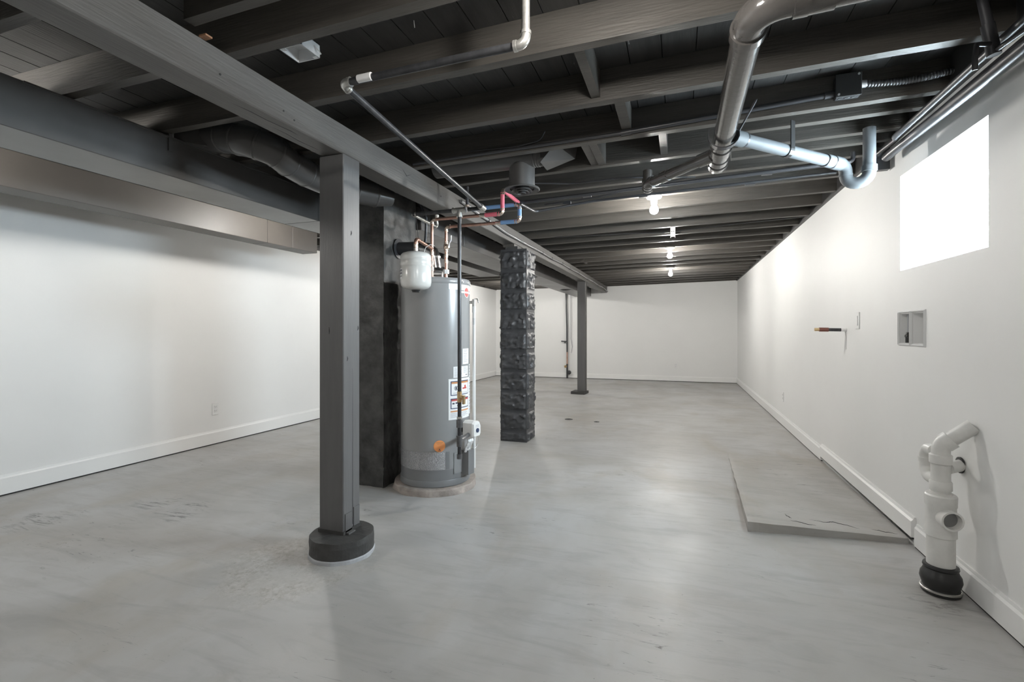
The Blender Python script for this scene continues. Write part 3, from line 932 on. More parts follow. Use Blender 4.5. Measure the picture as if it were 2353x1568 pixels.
# relief valve on the jacket
ra = 80
pr = rad(ra, HR - 0.01, 1.33); pr2 = rad(ra, HR + 0.03, 1.33)
rv = MB().cyl(pr, pr2, 0.011, 12).sweep([rad(ra, HR + 0.03, 1.30), rad(ra, HR + 0.03, 1.352)], 0.014, 14).build('relief_valve', 'galv', wh)
MB().sweep([rad(ra, HR + 0.03, 1.352), rad(ra, HR + 0.055, 1.356), rad(ra, HR + 0.062, 1.325)], 0.004, 8).build('relief_lever', 'steel', rv)
dp = thing('discharge_pipe', 'thin white plastic relief pipe down the right side of the water heater', 'pipe', rad(ra, HR + 0.03, 0.15)[:])
MB().cyl(rad(ra, HR + 0.03, 0.12), rad(ra, HR + 0.03, 1.285), 0.0115, 16).build('pipe', 'white', dp)
MB().cyl(rad(ra, HR + 0.03, 1.255), rad(ra, HR + 0.03, 1.300), 0.0145, 16).build('coupling', 'white', dp)
mb = MB()
for i in range(6):
    q = rad(ra - 30, 0, 0)
    mb.sweep([rad(ra, HR + 0.03, 1.17 + 0.008 * i), rad(ra, HR + 0.03, 1.173 + 0.008 * i)], 0.0118, 14)
mb.build('pipe_print', 'greyink', dp)
# draft hood
hood = MB().lathe((HX, HY, 1.54), [(0.062, 0.0), (0.078, 0.006), (0.080, 0.014), (0.074, 0.022), (0.058, 0.034), (0.05, 0.04)], 36).build('draft_hood', 'steel', wh)
for k in range(4):
    an = PCAM + PI / 4 + k * PI / 2
    q = (HX + 0.068 * math.cos(an), HY + 0.068 * math.sin(an))
    MB().box(q[0] - 0.005, q[0] + 0.005, q[1] - 0.005, q[1] + 0.005, 1.485, 1.545).build('hood_leg', 'zinc', hood)
for k in range(2):
    q = on_cyl(PCAM + math.radians(48 + 14 * k), 1.465, 0.004)
    MB().cyl(q, on_cyl(PCAM + math.radians(48 + 14 * k), 1.465, 0.010), 0.005, 8).build('screw', 'zinc', wh)
fl = thing('flue_pipe', 'shiny metal flue elbow from the water heater into the chimney', 'flue', (HX, HY, 1.57))
f0 = Vector((HX, HY, 1.575)); f1 = Vector((HX - 0.012, HY - 0.004, 1.66)); f2 = Vector((HX - 0.06, HY - 0.015, 1.72)); f3 = Vector((-1.985, HY - 0.02, 1.735))
MB().sweep([f0, f1], 0.048, 26).build('flue_section', 'steel', fl)
MB().sweep([f1 - Vector((0, 0, .006)), f1 + Vector((0, 0, .006))], 0.0505, 26).build('crimp_ring', 'steel', fl)
MB().sweep([f1, f1 + Vector((-.012, -.003, .035)), f2, f2 + Vector((-.05, 0, .012))], 0.0475, 26).build('flue_elbow', 'steel', fl)
MB().sweep([f2 + Vector((-.045, 0, .011)), f3], 0.0485, 26).build('flue_section', 'conduit', fl)
MB().lathe((-1.986, f3.y, f3.z), [(0.049, 0.0), (0.075, 0.0), (0.075, 0.004), (0.049, 0.006)], 26, 'X').build('wall_collar', 'conduit', fl)

# ------------------------------------------------------------------ expansion tank
EX, EY = -1.634, 2.785
ex = thing('expansion_tank', 'small white expansion tank hanging in front of the water heater top', 'tank', (EX, EY, 1.37))
er_ = 0.1005
prof = [(0.0, 1.388), (0.045, 1.390), (0.080, 1.400), (0.096, 1.416), (er_, 1.44), (er_, 1.535), (0.098, 1.541), (0.098, 1.545), (er_, 1.550), (er_, 1.577), (0.098, 1.582), (0.0985, 1.585), (er_, 1.590), (er_ - 0.001, 1.612), (0.088, 1.626), (0.06, 1.636), (0.0, 1.640)]
MB().lathe((EX, EY, 0), prof, 56).build('tank_shell', 'offwhite', ex)
MB().lathe((EX, EY, 0), [(0.022, 1.374), (0.031, 1.391), (0.02, 1.394)], 24).build('air_cap', 'black', ex)
MB().cyl((EX, EY, 1.634), (EX, EY, 1.662), 0.0145, 16).build('tank_nipple', 'galv', ex)
def on_ex(a, z, off=0.0008):
    return (EX + (er_ + off) * math.cos(a), EY + (er_ + off) * math.sin(a), z)
def ex_patch(a0, a1, z0, z1, off):
    mb = MB(); V = []; F = []
    n = 6
    for i in range(n + 1):
        aa = math.radians(-62 + a0 + (a1 - a0) * i / n)
        V += [on_ex(aa, z0, off), on_ex(aa, z1, off)]
    for i in range(n): F.append((2 * i, 2 * i + 2, 2 * i + 3, 2 * i + 1))
    return mb.add(V, F)
el = ex_patch(-105, -56, 1.455, 1.525, 0.0008).build('tank_label', 'paper', ex)
mb = MB()
for i, (zz0, hh) in enumerate(((1.505, 0.012), (1.487, 0.011), (1.470, 0.006))):
    for j in range(5):
        p = ex_patch(-100 + 9 * j, -94 + 9 * j, zz0, zz0 + hh, 0.0014); mb.add(p.v, p.f)
mb.build('label_print', 'ink', el, kind='stuff')
wl = MB().sweep([(EX + 0.055, EY + 0.01, 1.636), (EX + 0.062, EY + 0.02, 1.668), (EX + 0.085, EY + 0.04, 1.69), (EX + 0.10, EY + 0.07, 1.684)], 0.0016, 6)
wl.build('ground_wire', 'white', ex)

# ------------------------------------------------------------------ copper lines
CR = 0.0112
hot = thing('hot_water_line', 'copper water line rising left of the gas drop with red sleeves', 'pipe', (-1.649, 3.03, 1.49))
HTX, HTY = -1.649, 3.03
run(hot, [(HTX, HTY, 1.49), (HTX, HTY, 1.905), (-1.12, HTY, 1.905), (-1.12, HTY, 2.065), (-1.12, 3.37, 2.065)], CR, 'copper', 'solder', mats=['copper', 'copper', 'red', 'red'])
MB().cyl((-1.245, HTY, 1.905), (-1.14, HTY, 1.905), CR * 1.3, 16).build('insulation_sleeve', 'red', hot)
for z in (1.555, 1.60, 1.665):
    MB().cyl((HTX, HTY, z - 0.014), (HTX, HTY, z + 0.014), 0.0145, 16).build('coupling', 'solder', hot)
MB().cyl((-1.285, HTY, 1.905), (-1.245, HTY, 1.905), 0.0145, 16).build('coupling', 'solder', hot)
run(hot, [(HTX, HTY, 1.70), (EX + 0.0, EY + 0.0, 1.725), (EX, EY, 1.655)], CR, 'copper', 'copper')
MB().cyl((EX, EY, 1.66), (EX, EY, 1.69), 0.0145, 16).build('coupling', 'solder', hot)

cold = thing('cold_water_line', 'copper water line with a lever valve and blue sleeves', 'pipe', (-1.586, 3.123, 1.49))
CX, CY = -1.586, 3.123
run(cold, [(CX, CY, 1.49), (CX, CY, 1.868), (-1.03, CY, 1.868), (-1.03, CY, 1.983), (-1.42, CY, 1.978), (-1.42, CY, 2.14)], CR, 'copper', 'solder', mats=['copper', 'copper', 'blue', 'blue', 'conduit'])
MB().cyl((-1.165, CY, 1.868), (-1.05, CY, 1.868), CR * 1.3, 16).build('insulation_sleeve', 'blue', cold)
for z in (1.545, 1.62, 1.66, 1.70, 1.75):
    MB().cyl((CX, CY, z - 0.012), (CX, CY, z + 0.012), 0.0148, 16).build('coupling', 'solder', cold)
MB().cyl((CX, CY, 1.53), (CX, CY, 1.56), 0.022, 6).build('union_nut', 'white', cold)
MB().cyl((-1.205, CY, 1.868), (-1.165, CY, 1.868), 0.0145, 16).build('coupling', 'solder', cold)
bv = MB().lathe((CX, CY, 1.725), [(0.012, -0.022), (0.018, -0.014), (0.019, 0.0), (0.018, 0.014), (0.012, 0.022)], 18)
bv.sweep([(CX, CY, 1.725), (CX + 0.03, CY - 0.015, 1.722)], 0.009, 12)
bvo = bv.build('ball_valve', 'solder', cold)
MB().sweep([(CX + 0.028, CY - 0.014, 1.72), (CX + 0.033, CY - 0.016, 1.745), (CX + 0.048, CY - 0.02, 1.765), (CX + 0.050, CY - 0.02, 1.80)], [0.0075, 0.005, 0.006, 0.005], 8).build('valve_lever', 'zinc', bvo)

# ------------------------------------------------------------------ gas line
gas = thing('gas_line', 'black iron gas pipe dropping from the joists and running to the heater valve', 'pipe', (-1.2, 2.2, 1.9))
GY = 2.87
run(gas, [(-0.446, 1.412, 2.29), (-0.446, 1.412, 2.0), (-1.134, 1.425, 2.0), (-1.195, GY, 1.91)], 0.0128, 'iron', 'galv', mats=['galv', 'iron', 'iron'])
MB().cyl((-1.195, GY - 0.05, 1.913), (-1.195, GY + 0.014, 1.909), 0.019, 16).build('elbow', 'galv', gas)
MB().cyl((-1.06, 1.4173, 2.0), (-1.005, 1.416, 2.0), 0.0136, 14).build('paper_tag', 'paper', gas)
MB().cyl((-1.195, GY, 1.91), (-1.30, GY, 1.91), 0.0128, 16).build('pipe', 'iron', gas)
MB().cyl((-1.40, GY, 1.91), (-1.705, GY, 1.91), 0.0128, 16).build('pipe', 'iron', gas)
DX = -1.36
tee = MB().cyl((DX - 0.045, GY, 1.91), (DX + 0.045, GY, 1.91), 0.0175, 16).cyl((DX, GY, 1.91), (DX, GY, 1.868), 0.0175, 16)
for s in (-1, 1):
    tee.cyl((DX + s * 0.035, GY, 1.91), (DX + s * 0.048, GY, 1.91), 0.0205, 16)
tee.cyl((DX, GY, 1.878), (DX, GY, 1.864), 0.0205, 16)
tee.build('tee', 'galv', gas)
MB().cyl((DX, GY, 1.87), (DX, GY, 0.72), 0.0128, 16).build('pipe', 'iron', gas)
MB().cyl((DX, GY, 0.66), (DX, GY, 0.54), 0.0128, 16).build('pipe', 'iron', gas)
bvb = MB().cyl((DX, GY, 0.655), (DX, GY, 0.725), 0.0165, 8).sweep([(DX, GY, 0.69), (DX + 0.035, GY - 0.012, 0.69)], 0.012, 12)
bvb.build('shutoff_valve', 'brass', gas)
MB().box(DX + 0.03, DX + 0.042, GY - 0.024, GY + 0.002, 0.645, 0.70).build('shutoff_handle', 'brass', gas)
MB().cyl((DX, GY, 0.54), (DX, GY, 0.49), 0.022, 8).build('union', 'malleable', gas)
MB().cyl((DX, GY, 0.545), (DX, GY, 0.56), 0.0175, 16).build('coupling', 'galv', gas)
MB().cyl((DX, GY, 0.50), (DX, GY, 0.43), 0.0128, 16).build('pipe', 'iron', gas)
t2 = MB().cyl((DX, GY, 0.435), (DX, GY, 0.365), 0.0185, 16).sweep([(DX, GY, 0.40), tuple(cc - er * 0.0 - et * 0.04 + Vector((0, 0, 0.405)))], 0.0145, 16)
t2.cyl((DX, GY, 0.437), (DX, GY, 0.425), 0.021, 16)
t2.build('tee', 'malleable', gas)
MB().cyl((DX, GY, 0.37), (DX, GY, 0.305), 0.0128, 16).build('drip_leg', 'iron', gas)
MB().cyl((DX, GY, 0.315), (DX, GY, 0.285), 0.0175, 16).build('pipe_cap', 'malleable', gas)
run(gas, [(-1.62, GY, 1.91), (-1.712, GY, 1.91), (-1.712, 3.22, 1.895), (-1.712, 3.22, 1.97)], 0.0105, 'galv', 'galv')
MB().cyl((-1.712, 3.22, 1.945), (-1.712, 3.22, 1.985), 0.016, 8).build('pipe_cap', 'galv', gas)

# thin wires by the chimney
gw = MB().sweep([(-1.70, 2.90, 1.895), (-1.72, 2.95, 1.84), (-1.72, 2.96, 1.78), (-1.69, 2.95, 1.72), (-1.655, 2.99, 1.695)], 0.0018, 6)
gwo = gw.build('bonding_wire', 'conduit')
tag(gwo, 'thin grey wire looping down from the gas pipe beside the chimney', 'wire')
g2 = MB().sweep([(-1.96, 3.34, 2.295), (-1.95, 3.36, 2.14), (-1.90, 3.40, 2.02), (-1.915, 3.42, 1.9), (-1.94, 3.44, 1.75)], 0.012, 10)
tag(g2.build('flexible_conduit', 'conduit'), 'dark flexible conduit dropping behind the copper pipes near the chimney', 'conduit')

# ------------------------------------------------------------------ glossy drain line under the joists
dr = thing('drain_pipe', 'thick glossy dark drain pipe bending under the joists', 'pipe', (0.18, 2.2, 2.0))
DZ = 2.043; DRR = 0.047
run(dr, [(0.93, 1.535, 2.24), (0.93, 1.535, 2.070), (0.20, 1.535, 2.05), (0.195, 2.88, 2.035)], DRR, 'gloss', 'gloss', rb=0.085, collar=1.09, seg=28)
for a, b in (((0.40, 1.535, 2.055), (0.33, 1.535, 2.053)), ((0.1955, 2.60, 2.038), (0.1955, 2.68, 2.037)), ((0.1955, 2.745, 2.037), (0.195, 2.80, 2.036))):
    MB().cyl(a, b, DRR * 1.10, 28).build('coupling', 'gloss', dr)
MB().lathe((0.195, 2.88, 2.035), [(DRR * 1.14, -0.06), (DRR * 1.14, -0.008), (DRR * 1.06, 0.004), (DRR * 0.8, 0.008), (0, 0.008)], 28, 'Y').build('cleanout_cap', 'gloss', dr)
hs = MB()
aa = []
for i in range(11):
    t = math.radians(-15 - 165 * i / 10)
    aa.append((0.195 + 0.064 * math.cos(t), 2.47, 2.04 + 0.060 * math.sin(t)))
def strap(pts, w, th, axis=(0, 1, 0)):
    """flat band following pts, width along axis"""
    ax = Vector(axis) * (w / 2)
    V = []; F = []
    P = [Vector(p) for p in pts]
    for i, p in enumerate(P):
        t = (P[min(i + 1, len(P) - 1)] - P[max(i - 1, 0)]).normalized()
        nn = t.cross(Vector(axis)).normalized() * th
        V += [p - ax, p + ax, p + ax + nn, p - ax + nn]
    for i in range(len(P) - 1):
        for k in range(4):
            F.append((4 * i + k, 4 * i + (k + 1) % 4, 4 * i + 4 + (k + 1) % 4, 4 * i + 4 + k))
    F += [(0, 1, 2, 3), tuple(4 * (len(P) - 1) + k for k in (3, 2, 1, 0))]
    return MB().add(V, F)
hg = thing('pipe_hanger', 'dark band hanger wrapped under the glossy drain pipe', 'hanger', (0.2, 2.47, 2.0))
strap([(0.33, 2.47, 2.185), (0.256, 2.47, 2.05)] + aa + [(0.135, 2.47, 2.075)], 0.036, 0.006).build('band', 'conduit', hg)
hg2 = thing('pipe_hanger', 'dark strap over the drain pipe at the top edge of the view', 'hanger', (0.62, 1.535, 2.06))
aa2 = []
for i in range(11):
    t = math.radians(0 - 180 * i / 10)
    aa2.append((0.56, 1.535 + 0.056 * math.cos(t), 2.06 + 0.056 * math.sin(t)))
strap([(0.56, 1.591, 2.16)] + aa2 + [(0.56, 1.479, 2.16)], 0.03, 0.004, (1, 0, 0)).build('band', 'gloss', hg2)

# left wye branch
lbp = thing('drain_branch', 'glossy dark branch pipe angling left from the drain towards the first bulb', 'pipe', (0.0, 2.95, 2.0))
run(lbp, [(0.19, 2.70, 2.038), (-0.185, 3.11, 2.035), (-0.20, 3.27, 2.04), (-0.20, 3.29, 2.17)], 0.030, 'gloss', 'gloss', rb=0.05, collar=1.12, seg=22)
MB().cyl((-0.06, 2.973, 2.0365), (-0.10, 3.016, 2.036), 0.0345, 22).build('coupling', 'gloss', lbp)
MB().cyl((0.165, 2.727, 2.038), (0.10, 2.798, 2.037), 0.0355, 22).build('wye_hub', 'gloss', lbp)
# right wye branch with trap
rbp = thing('sink_drain', 'pale blue-grey drain pipe with a trap under the joists at right', 'pipe', (0.6, 2.8, 2.0))
b0 = Vector((0.20, 2.47, 2.04)); b1 = Vector((0.80, 3.035, 2.025))
dd = (b1 - b0).normalized()
MB().cyl(b0 + dd * 0.04, b1, 0.0295, 24).build('pipe', 'bluepipe', rbp)
MB().cyl(b0 + dd * 0.03, b0 + dd * 0.12, 0.036, 24).build('wye_hub', 'bluepipe', rbp)
MB().cyl(b0 + dd * 0.118, b0 + dd * 0.126, 0.0365, 24).build('joint_ring', 'conduit', rbp)
MB().cyl(b1 - dd * 0.10, b1 - dd * 0.03, 0.0335, 24).build('adapter', 'bluepipe', rbp)
MB().cyl(b1 - dd * 0.105, b1 - dd * 0.098, 0.034, 24).build('joint_ring', 'conduit', rbp)
MB().cyl(b1 - dd * 0.04, b1 + dd * 0.03, 0.035, 24).build('slip_nut', 'bluepipe', rbp)
MB().cyl(b1 - dd * 0.045, b1 - dd * 0.038, 0.0355, 24).build('joint_ring', 'conduit', rbp)
e0 = b1 + dd * 0.03
hd = Vector((dd.x, dd.y, 0)).normalized()
pts = arc_pts(e0 - hd * 0.05, e0 + hd * 0.045, e0 + hd * 0.045 - Vector((0, 0, 0.2)), 0.042, 8)
c1 = pts[-1] + Vector((0, 0, -0.012))
n = 16
ur = 0.052
rd_ = Vector((0.94, -0.34, 0)).normalized()
ubend = [c1 + rd_ * ur - rd_ * ur * math.cos(PI * i / n) - Vector((0, 0, ur * math.sin(PI * i / n))) for i in range(n + 1)]
MB().sweep([e0] + pts + [c1], 0.031, 22).build('trap_elbow', 'bluepipe', rbp)
MB().sweep(ubend, 0.031, 22).build('trap_bend', 'bluepipe', rbp)
MB().cyl(ubend[-1], ubend[-1] + Vector((0, 0, 0.03)), 0.036, 22).build('slip_nut', 'bluepipe', rbp)
MB().cyl(ubend[-1] + Vector((0, 0, 0.02)), (ubend[-1].x, ubend[-1].y, 2.20), 0.0295, 22).build('riser', 'bluepipe', rbp)
MB().cyl(c1 + Vector((0, 0, 0.004)), c1 + Vector((0, 0, -0.006)), 0.0335, 22).build('joint_ring', 'bluepipe', rbp)
hg3 = thing('pipe_hanger', 'black hook strap holding the pale sink drain pipe', 'hanger', (0.53, 2.78, 2.0))
hc = b0 + (b1 - b0) * 0.52
sdv = Vector((-dd.y, dd.x, 0)).normalized()
aa = [hc + sdv * (-0.034) + Vector((0, 0, 0.14))]
for i in range(12):
    t = math.radians(0 - 200 * i / 11)
    aa.append(hc - sdv * 0.034 * math.cos(t) + Vector((0, 0, 0.034 * math.sin(t))))
strap(aa, 0.028, -0.005, tuple(dd)).build('hook', 'black', hg3)

# ------------------------------------------------------------------ conduits and boxes
def conduit(name, label, pts, r, m='conduit', rb=None, cat='conduit', seg=14):
    P = [Vector(p) for p in pts]
    out = [P[0]]
    for i in range(1, len(P) - 1):
        out += arc_pts(P[i - 1], P[i], P[i + 1], rb or r * 4, 6)
    out.append(P[-1])
    o = MB().sweep(out, r, seg).build(name, m)
    return tag(o, label, cat)
cd = thing('electrical_conduit', 'dark thin conduit clipped along a joist towards the square junction box', 'conduit', (-0.5, 2.655, 2.17))
MB().cyl((-1.58, 2.660, 2.168), (-0.28, 2.660, zj(-0.28) + 0.016), 0.0095, 14).build('tube', 'conduit', cd)
MB().cyl((-0.30, 2.660, zj(-0.3) + 0.016), (0.69, 2.660, zj(0.69) + 0.05), 0.0125, 14).build('tube', 'conduit', cd)
MB().cyl((-0.30, 2.660, zj(-0.3) + 0.016), (-0.25, 2.660, zj(-0.25) + 0.018), 0.0155, 14).build('coupling', 'conduit', cd)
MB().cyl((0.65, 2.660, zj(0.65) + 0.048), (0.69, 2.660, zj(0.69) + 0.05), 0.016, 14).build('connector', 'conduit', cd)
jb = thing('junction_box', 'dark square metal junction box on the joist at upper right', 'junction box', (0.74, 2.65, 2.21))
MB().bbox(0.69, 0.79, 2.632, 2.674, 2.212, 2.315, 0.004).build('box_body', 'conduit', jb)
MB().bbox(0.688, 0.792, 2.626, 2.632, 2.210, 2.317, 0.002).build('cover_plate', 'gap', jb)
for p in ((0.70, 2.222), (0.78, 2.306)):
    MB().cyl((p[0], 2.627, p[1]), (p[0], 2.622, p[1]), 0.005, 10).build('screw', 'zinc', jb)
for k in range(3):
    MB().cyl((0.712 + 0.028 * k, 2.652, 2.212), (0.712 + 0.028 * k, 2.652, 2.2105), 0.011, 14).build('knockout', 'gap', jb)
fx = thing('flexible_conduit', 'ribbed metal flex conduit leaving the square junction box', 'conduit', (0.95, 2.65, 2.25))
fa = Vector((0.80, 2.652, 2.268))
MB().cyl((0.788, 2.652, 2.268), (0.815, 2.652, 2.266), 0.017, 14).build('connector', 'zinc', fx)
curve = []
for i in range(321):
    t = i / 320
    curve.append(Vector((0.81 + 0.335 * t, 2.652 - 0.01 * math.sin(t * 3), 2.266 - 0.018 * math.sin(t * PI) + 0.004 * t)))
rr = [0.0125 + 0.0032 * abs(math.sin(i * PI / 11)) for i in range(321)]
MB().sweep(curve, rr, 14).build('ribbed_sleeve', mat('ribbed_steel', (0.20, 0.205, 0.215), 0.28, metal=0.7), fx)

conduit('electrical_conduit', 'shiny dark conduit running along the top of the right wall', [(1.03, YB + 0.02, 2.112), (1.03, 2.95, 2.104), (1.075, 3.06, 2.13), (1.075, 3.35, 2.14)], 0.0145, rb=0.08)
sag = []
for i in range(30):
    t = i / 29
    y = 0.9 + 2.35 * t
    sag.append((1.095 - 0.02 * math.sin(t * PI) , y, 2.095 - 0.035 * math.sin(min(1, t * 1.05) * PI)))
tag(MB().sweep(sag, 0.023, 14).build('service_cable', 'conduit'), 'thick sagging dark cable under the conduit on the right wall', 'cable')
conduit('electrical_conduit', 'second dark conduit tucked against the top of the right wall', [(1.135, YB + 0.02, 2.135), (1.135, 3.4, 2.135)], 0.014)
vt = thing('vent_pipe', 'dark pipe with a tee dropping beside the wall conduits at top right', 'pipe', (0.99, 2.07, 2.06))
MB().cyl((0.960, 2.07, 2.30), (0.994, 2.07, 2.10), 0.0155, 16).build('pipe', 'conduit', vt)
MB().cyl((0.983, 2.07, 2.155), (1.001, 2.07, 2.05), 0.0195, 16).build('tee', 'conduit', vt)
MB().cyl((0.963, 2.07, 2.28), (0.966, 2.07, 2.26), 0.018, 16).build('coupling', 'conduit', vt)
MB().sweep([(1.0, 2.07, 2.062), (1.005, 2.02, 2.06), (1.015, 1.2, 1.97)], 0.0085, 12).build('side_arm', 'conduit', vt)
MB().sweep([(0.985, 2.06, 2.085), (0.94, 2.04, 2.08), (0.935, 2.04, 2.04), (0.94, 2.05, 2.00)], 0.008, 10).build('lever', 'conduit', vt)
mb = MB().box(1.075, 1.15, 3.36, 3.40, 2.06, 2.19)
tag(mb.build('wall_bracket', 'conduit'), 'small dark wood block where the wall conduits end beside the trap', 'block')

sp1 = thing('supply_pipe', 'dark water pipe under the joists passing the first bulb, nearer of two', 'pipe', (0, 3.42, 2.1))
run(sp1, [(-1.12, 3.37, 2.065), (-1.08, 3.385, 2.066), (0.98, 3.40, 2.135), (0.98, 3.40, 2.19)], 0.0125, 'conduit', 'conduit', hub=False, collar=1.0, rb=0.03)
sp2 = thing('supply_pipe', 'thin dark water pipe under the joists passing the first bulb, farther of two', 'pipe', (0, 3.62, 2.1))
run(sp2, [(-1.03, 3.14, 1.99), (-1.03, 3.50, 2.02), (-0.60, 3.60, 2.09), (0.95, 3.62, 2.14)], 0.0095, 'conduit', 'conduit', hub=False, collar=1.0, rb=0.05)
for sp, xx, yy, zz, s in ((sp1, 0.52, 3.395, 2.120, 1), (sp1, -0.62, 3.389, 2.082, 1), (sp2, 0.45, 3.613, 2.124, 1), (sp2, -0.25, 3.607, 2.102, 1), (sp2, -0.80, 3.55, 2.084, 1)):
    MB().box(xx - 0.03, xx + 0.03, yy - 0.004, yy + 0.03, zz - 0.014, zz + 0.008).build('pipe_clip', 'conduit', sp)
for i, (pts, r, lab) in enumerate([
    ([(-1.1, 3.10, 2.13), (-0.7, 3.30, 2.14), (-0.35, 3.33, 2.155), (0.1, 3.5, 2.165)], 0.005, 'thin dark cable drooping under the joists right of the ceiling diffuser'),
    ([(-1.0, 3.66, 2.11), (-0.6, 3.64, 2.125), (-0.3, 3.60, 2.15), (0.05, 3.52, 2.172)], 0.006, 'dark cable stapled slantwise to the joists left of the first bulb'),
    ([(-1.2, 2.66, 2.20), (-0.9, 2.655, 2.19), (-0.75, 2.65, 2.205), (-0.72, 2.64, 2.25)], 0.004, 'short dark cable curling up a joist above the long gas pipe'),
]):
    P = [Vector(p) for p in pts]; out = [P[0]]
    for k in range(1, len(P) - 1): out += arc_pts(P[k - 1], P[k], P[k + 1], 0.3, 5)
    out.append(P[-1])
    tag(MB().sweep(out, r, 8).build('cable', 'conduit'), lab, 'cable')

# armoured cable along the beam
cb = thing('beam_cable', 'shiny dark cable stapled along the right side of the beam to the far wall', 'cable', (-1.58, 4, 2.05))
pts = []
K = [(-1.575, 3.35, 2.11), (-1.575, 3.9, 2.085), (-1.575, 4.4, 2.062), (-1.575, 4.9, 2.063), (-1.575, 5.65, 2.070), (-1.575, 6.1, 2.066), (-1.575, 6.7, 2.078), (-1.575, 7.2, 2.072), (-1.575, 7.9, 2.078), (-1.575, 8.7, 2.066), (-1.575, 9.3, 2.075), (-1.575, 9.9, 2.058), (-1.575, 10.6, 2.068), (-1.575, 11.28, 2.03)]
for i in range(len(K) - 1):
    a, b = Vector(K[i]), Vector(K[i + 1])
    for j in range(4):
        t = j / 4; s = t * t * (3 - 2 * t)
        pts.append(Vector((a.x, a.y + (b.y - a.y) * t, a.z + (b.z - a.z) * s)))
pts.append(Vector(K[-1]))
MB().sweep(pts, 0.013, 12).build('sheath', mat('cable_sheath', (0.20, 0.20, 0.20), 0.25, spec=0.8), cb)
for k in (1, 4, 5, 6, 7, 8, 9, 10, 11, 12):
    p = K[k]
    MB().box(p[0] - 0.015, p[0] + 0.013, p[1] - 0.012, p[1] + 0.012, p[2] - 0.014, p[2] + 0.014).build('cable_staple', 'gap', cb)

# white boxes on the ceiling
wb = thing('open_electrical_box', 'empty open white metal box beside a joist at upper left', 'electrical box', (-1.37, 1.46, 2.20))
zb = 2.185
mb = MB()
x0, x1, y0, y1 = -1.43, -1.325, 1.435, 1.535
mb.box(x0, x0 + 0.003, y0, y1, zb, zb + 0.05).box(x1 - 0.003, x1, y0, y1, zb, zb + 0.05)
mb.box(x0, x1, y0, y0 + 0.003, zb, zb + 0.05).box(x0, x1, y1 - 0.003, y1, zb, zb + 0.05)
mb.box(x0, x1, y0, y1, zb + 0.047, zb + 0.05)
mb.box(x0, x1, 1.39, y0, zb + 0.035, zb + 0.05)
mb.build('box_shell', 'zinc', wb)
for (px, py) in ((x0 + 0.016, y0 + 0.01), (x1 - 0.016, y1 - 0.01)):
    MB().box(px - 0.008, px + 0.008, py - 0.007, py + 0.007, zb, zb + 0.003).build('screw_tab', 'zinc', wb)
MB().cyl((x1 - 0.02, y0 + 0.05, zb + 0.045), (x1 - 0.02, y0 + 0.05, zb + 0.048), 0.010, 12).build('knockout', 'zinc', wb)
MB().sweep([(x1, 1.50, zb + 0.03), (x1 + 0.012, 1.515, zb + 0.012), (x1 + 0.016, 1.52, zb + 0.004)], 0.003, 6).build('clamp_screw', 'zinc', wb)
w2 = thing('handy_box', 'narrow white metal box hanging from a joist between the first two bulbs', 'electrical box', (-0.065, 5.18, 2.08))
MB().bbox(-0.09, -0.042, 5.14, 5.18, 2.078, 2.176, 0.003).build('box_shell', 'plate', w2)
for z in (2.127,):
    for xx in (-0.076, -0.057):
        MB().cyl((xx, 5.1405, z), (xx, 5.138, z), 0.004, 10).build('screw_hole', 'slot', w2)
for xx in (-0.087, -0.045):
    MB().box(xx - 0.003, xx + 0.003, 5.145, 5.175, 2.068, 2.079).build('mounting_ear', 'plate', w2)
MB().sweep([(-0.09, 5.165, 2.125), (-0.15, 5.168, 2.122), (-0.5, 5.172, 2.14), (-1.3, 5.18, 2.152)], 0.004, 6).build('feed_wire', 'conduit', w2)
MB().sweep([(-0.042, 5.165, 2.127), (0.4, 5.168, 2.16), (1.1, 5.17, 2.19)], 0.004, 6).build('feed_wire', 'conduit', w2)

# ------------------------------------------------------------------ bare bulbs
def bulb_lamp(x, y, label, y_off=0.0, power=1.0):
    z = zj(x) - 0.003 + y_off
    t = thing('bulb_holder', label, 'lamp', (x, y, z - 0.14), 'bare bulbs in a row')
    MB().lathe((x, y, z), [(0.060, 0.0), (0.060, -0.006), (0.052, -0.016), (0.030, -0.022)], 32).build('ceiling_plate', 'white', t)
    MB().lathe((x, y, z), [(0.027, -0.020), (0.025, -0.045), (0.022, -0.060)], 24).build('socket', 'white', t)
    prof = [(0.013, -0.058), (0.016, -0.068), (0.026, -0.085), (0.032, -0.102), (0.031, -0.118), (0.022, -0.131), (0.010, -0.137), (0.0, -0.138)]
    MB().lathe((x, y, z), prof, 24).build('bulb', bulb_mat(power), t)
bulb_lamp(-0.19, 3.93, 'lit bare bulb nearest the camera, below the glossy branch pipe', power=1.15)
bulb_lamp(-0.118, 6.40, 'lit bare bulb in the middle of the row of three', power=1.3)
bulb_lamp(-0.145, 8.46, 'lit bare bulb farthest away, nearest the far wall', power=1.4)
bulb_lamp(-0.20, 1.195, 'lit bare bulb just above the photographer, outside the view', 0.02, 0.6)
block(-3.06, -2.94, 3.13, 3.495, 0.0)
bulb_lamp(-3.0, 3.30, 'lit bare bulb hidden between the two left ducts', power=0.7)
bulb_lamp(-0.20, -1.08, 'added unseen fill bulb behind the photographer on the right', power=0.7)  # unseen bulb added as fill from behind the camera
bulb_lamp(-3.2, 0.98, 'added fill bulb outside the view between the left ducts', power=0.85)  # out-of-frame bulb added to brighten the left wall and floor
bulb_lamp(-3.2, min(JY, key=lambda q: abs(q - 5.61)) - 0.022, 'added unseen fill bulb in the left bay behind the expansion tank', power=0.8)  # extra bulb, hidden from view, added to fill the left bay
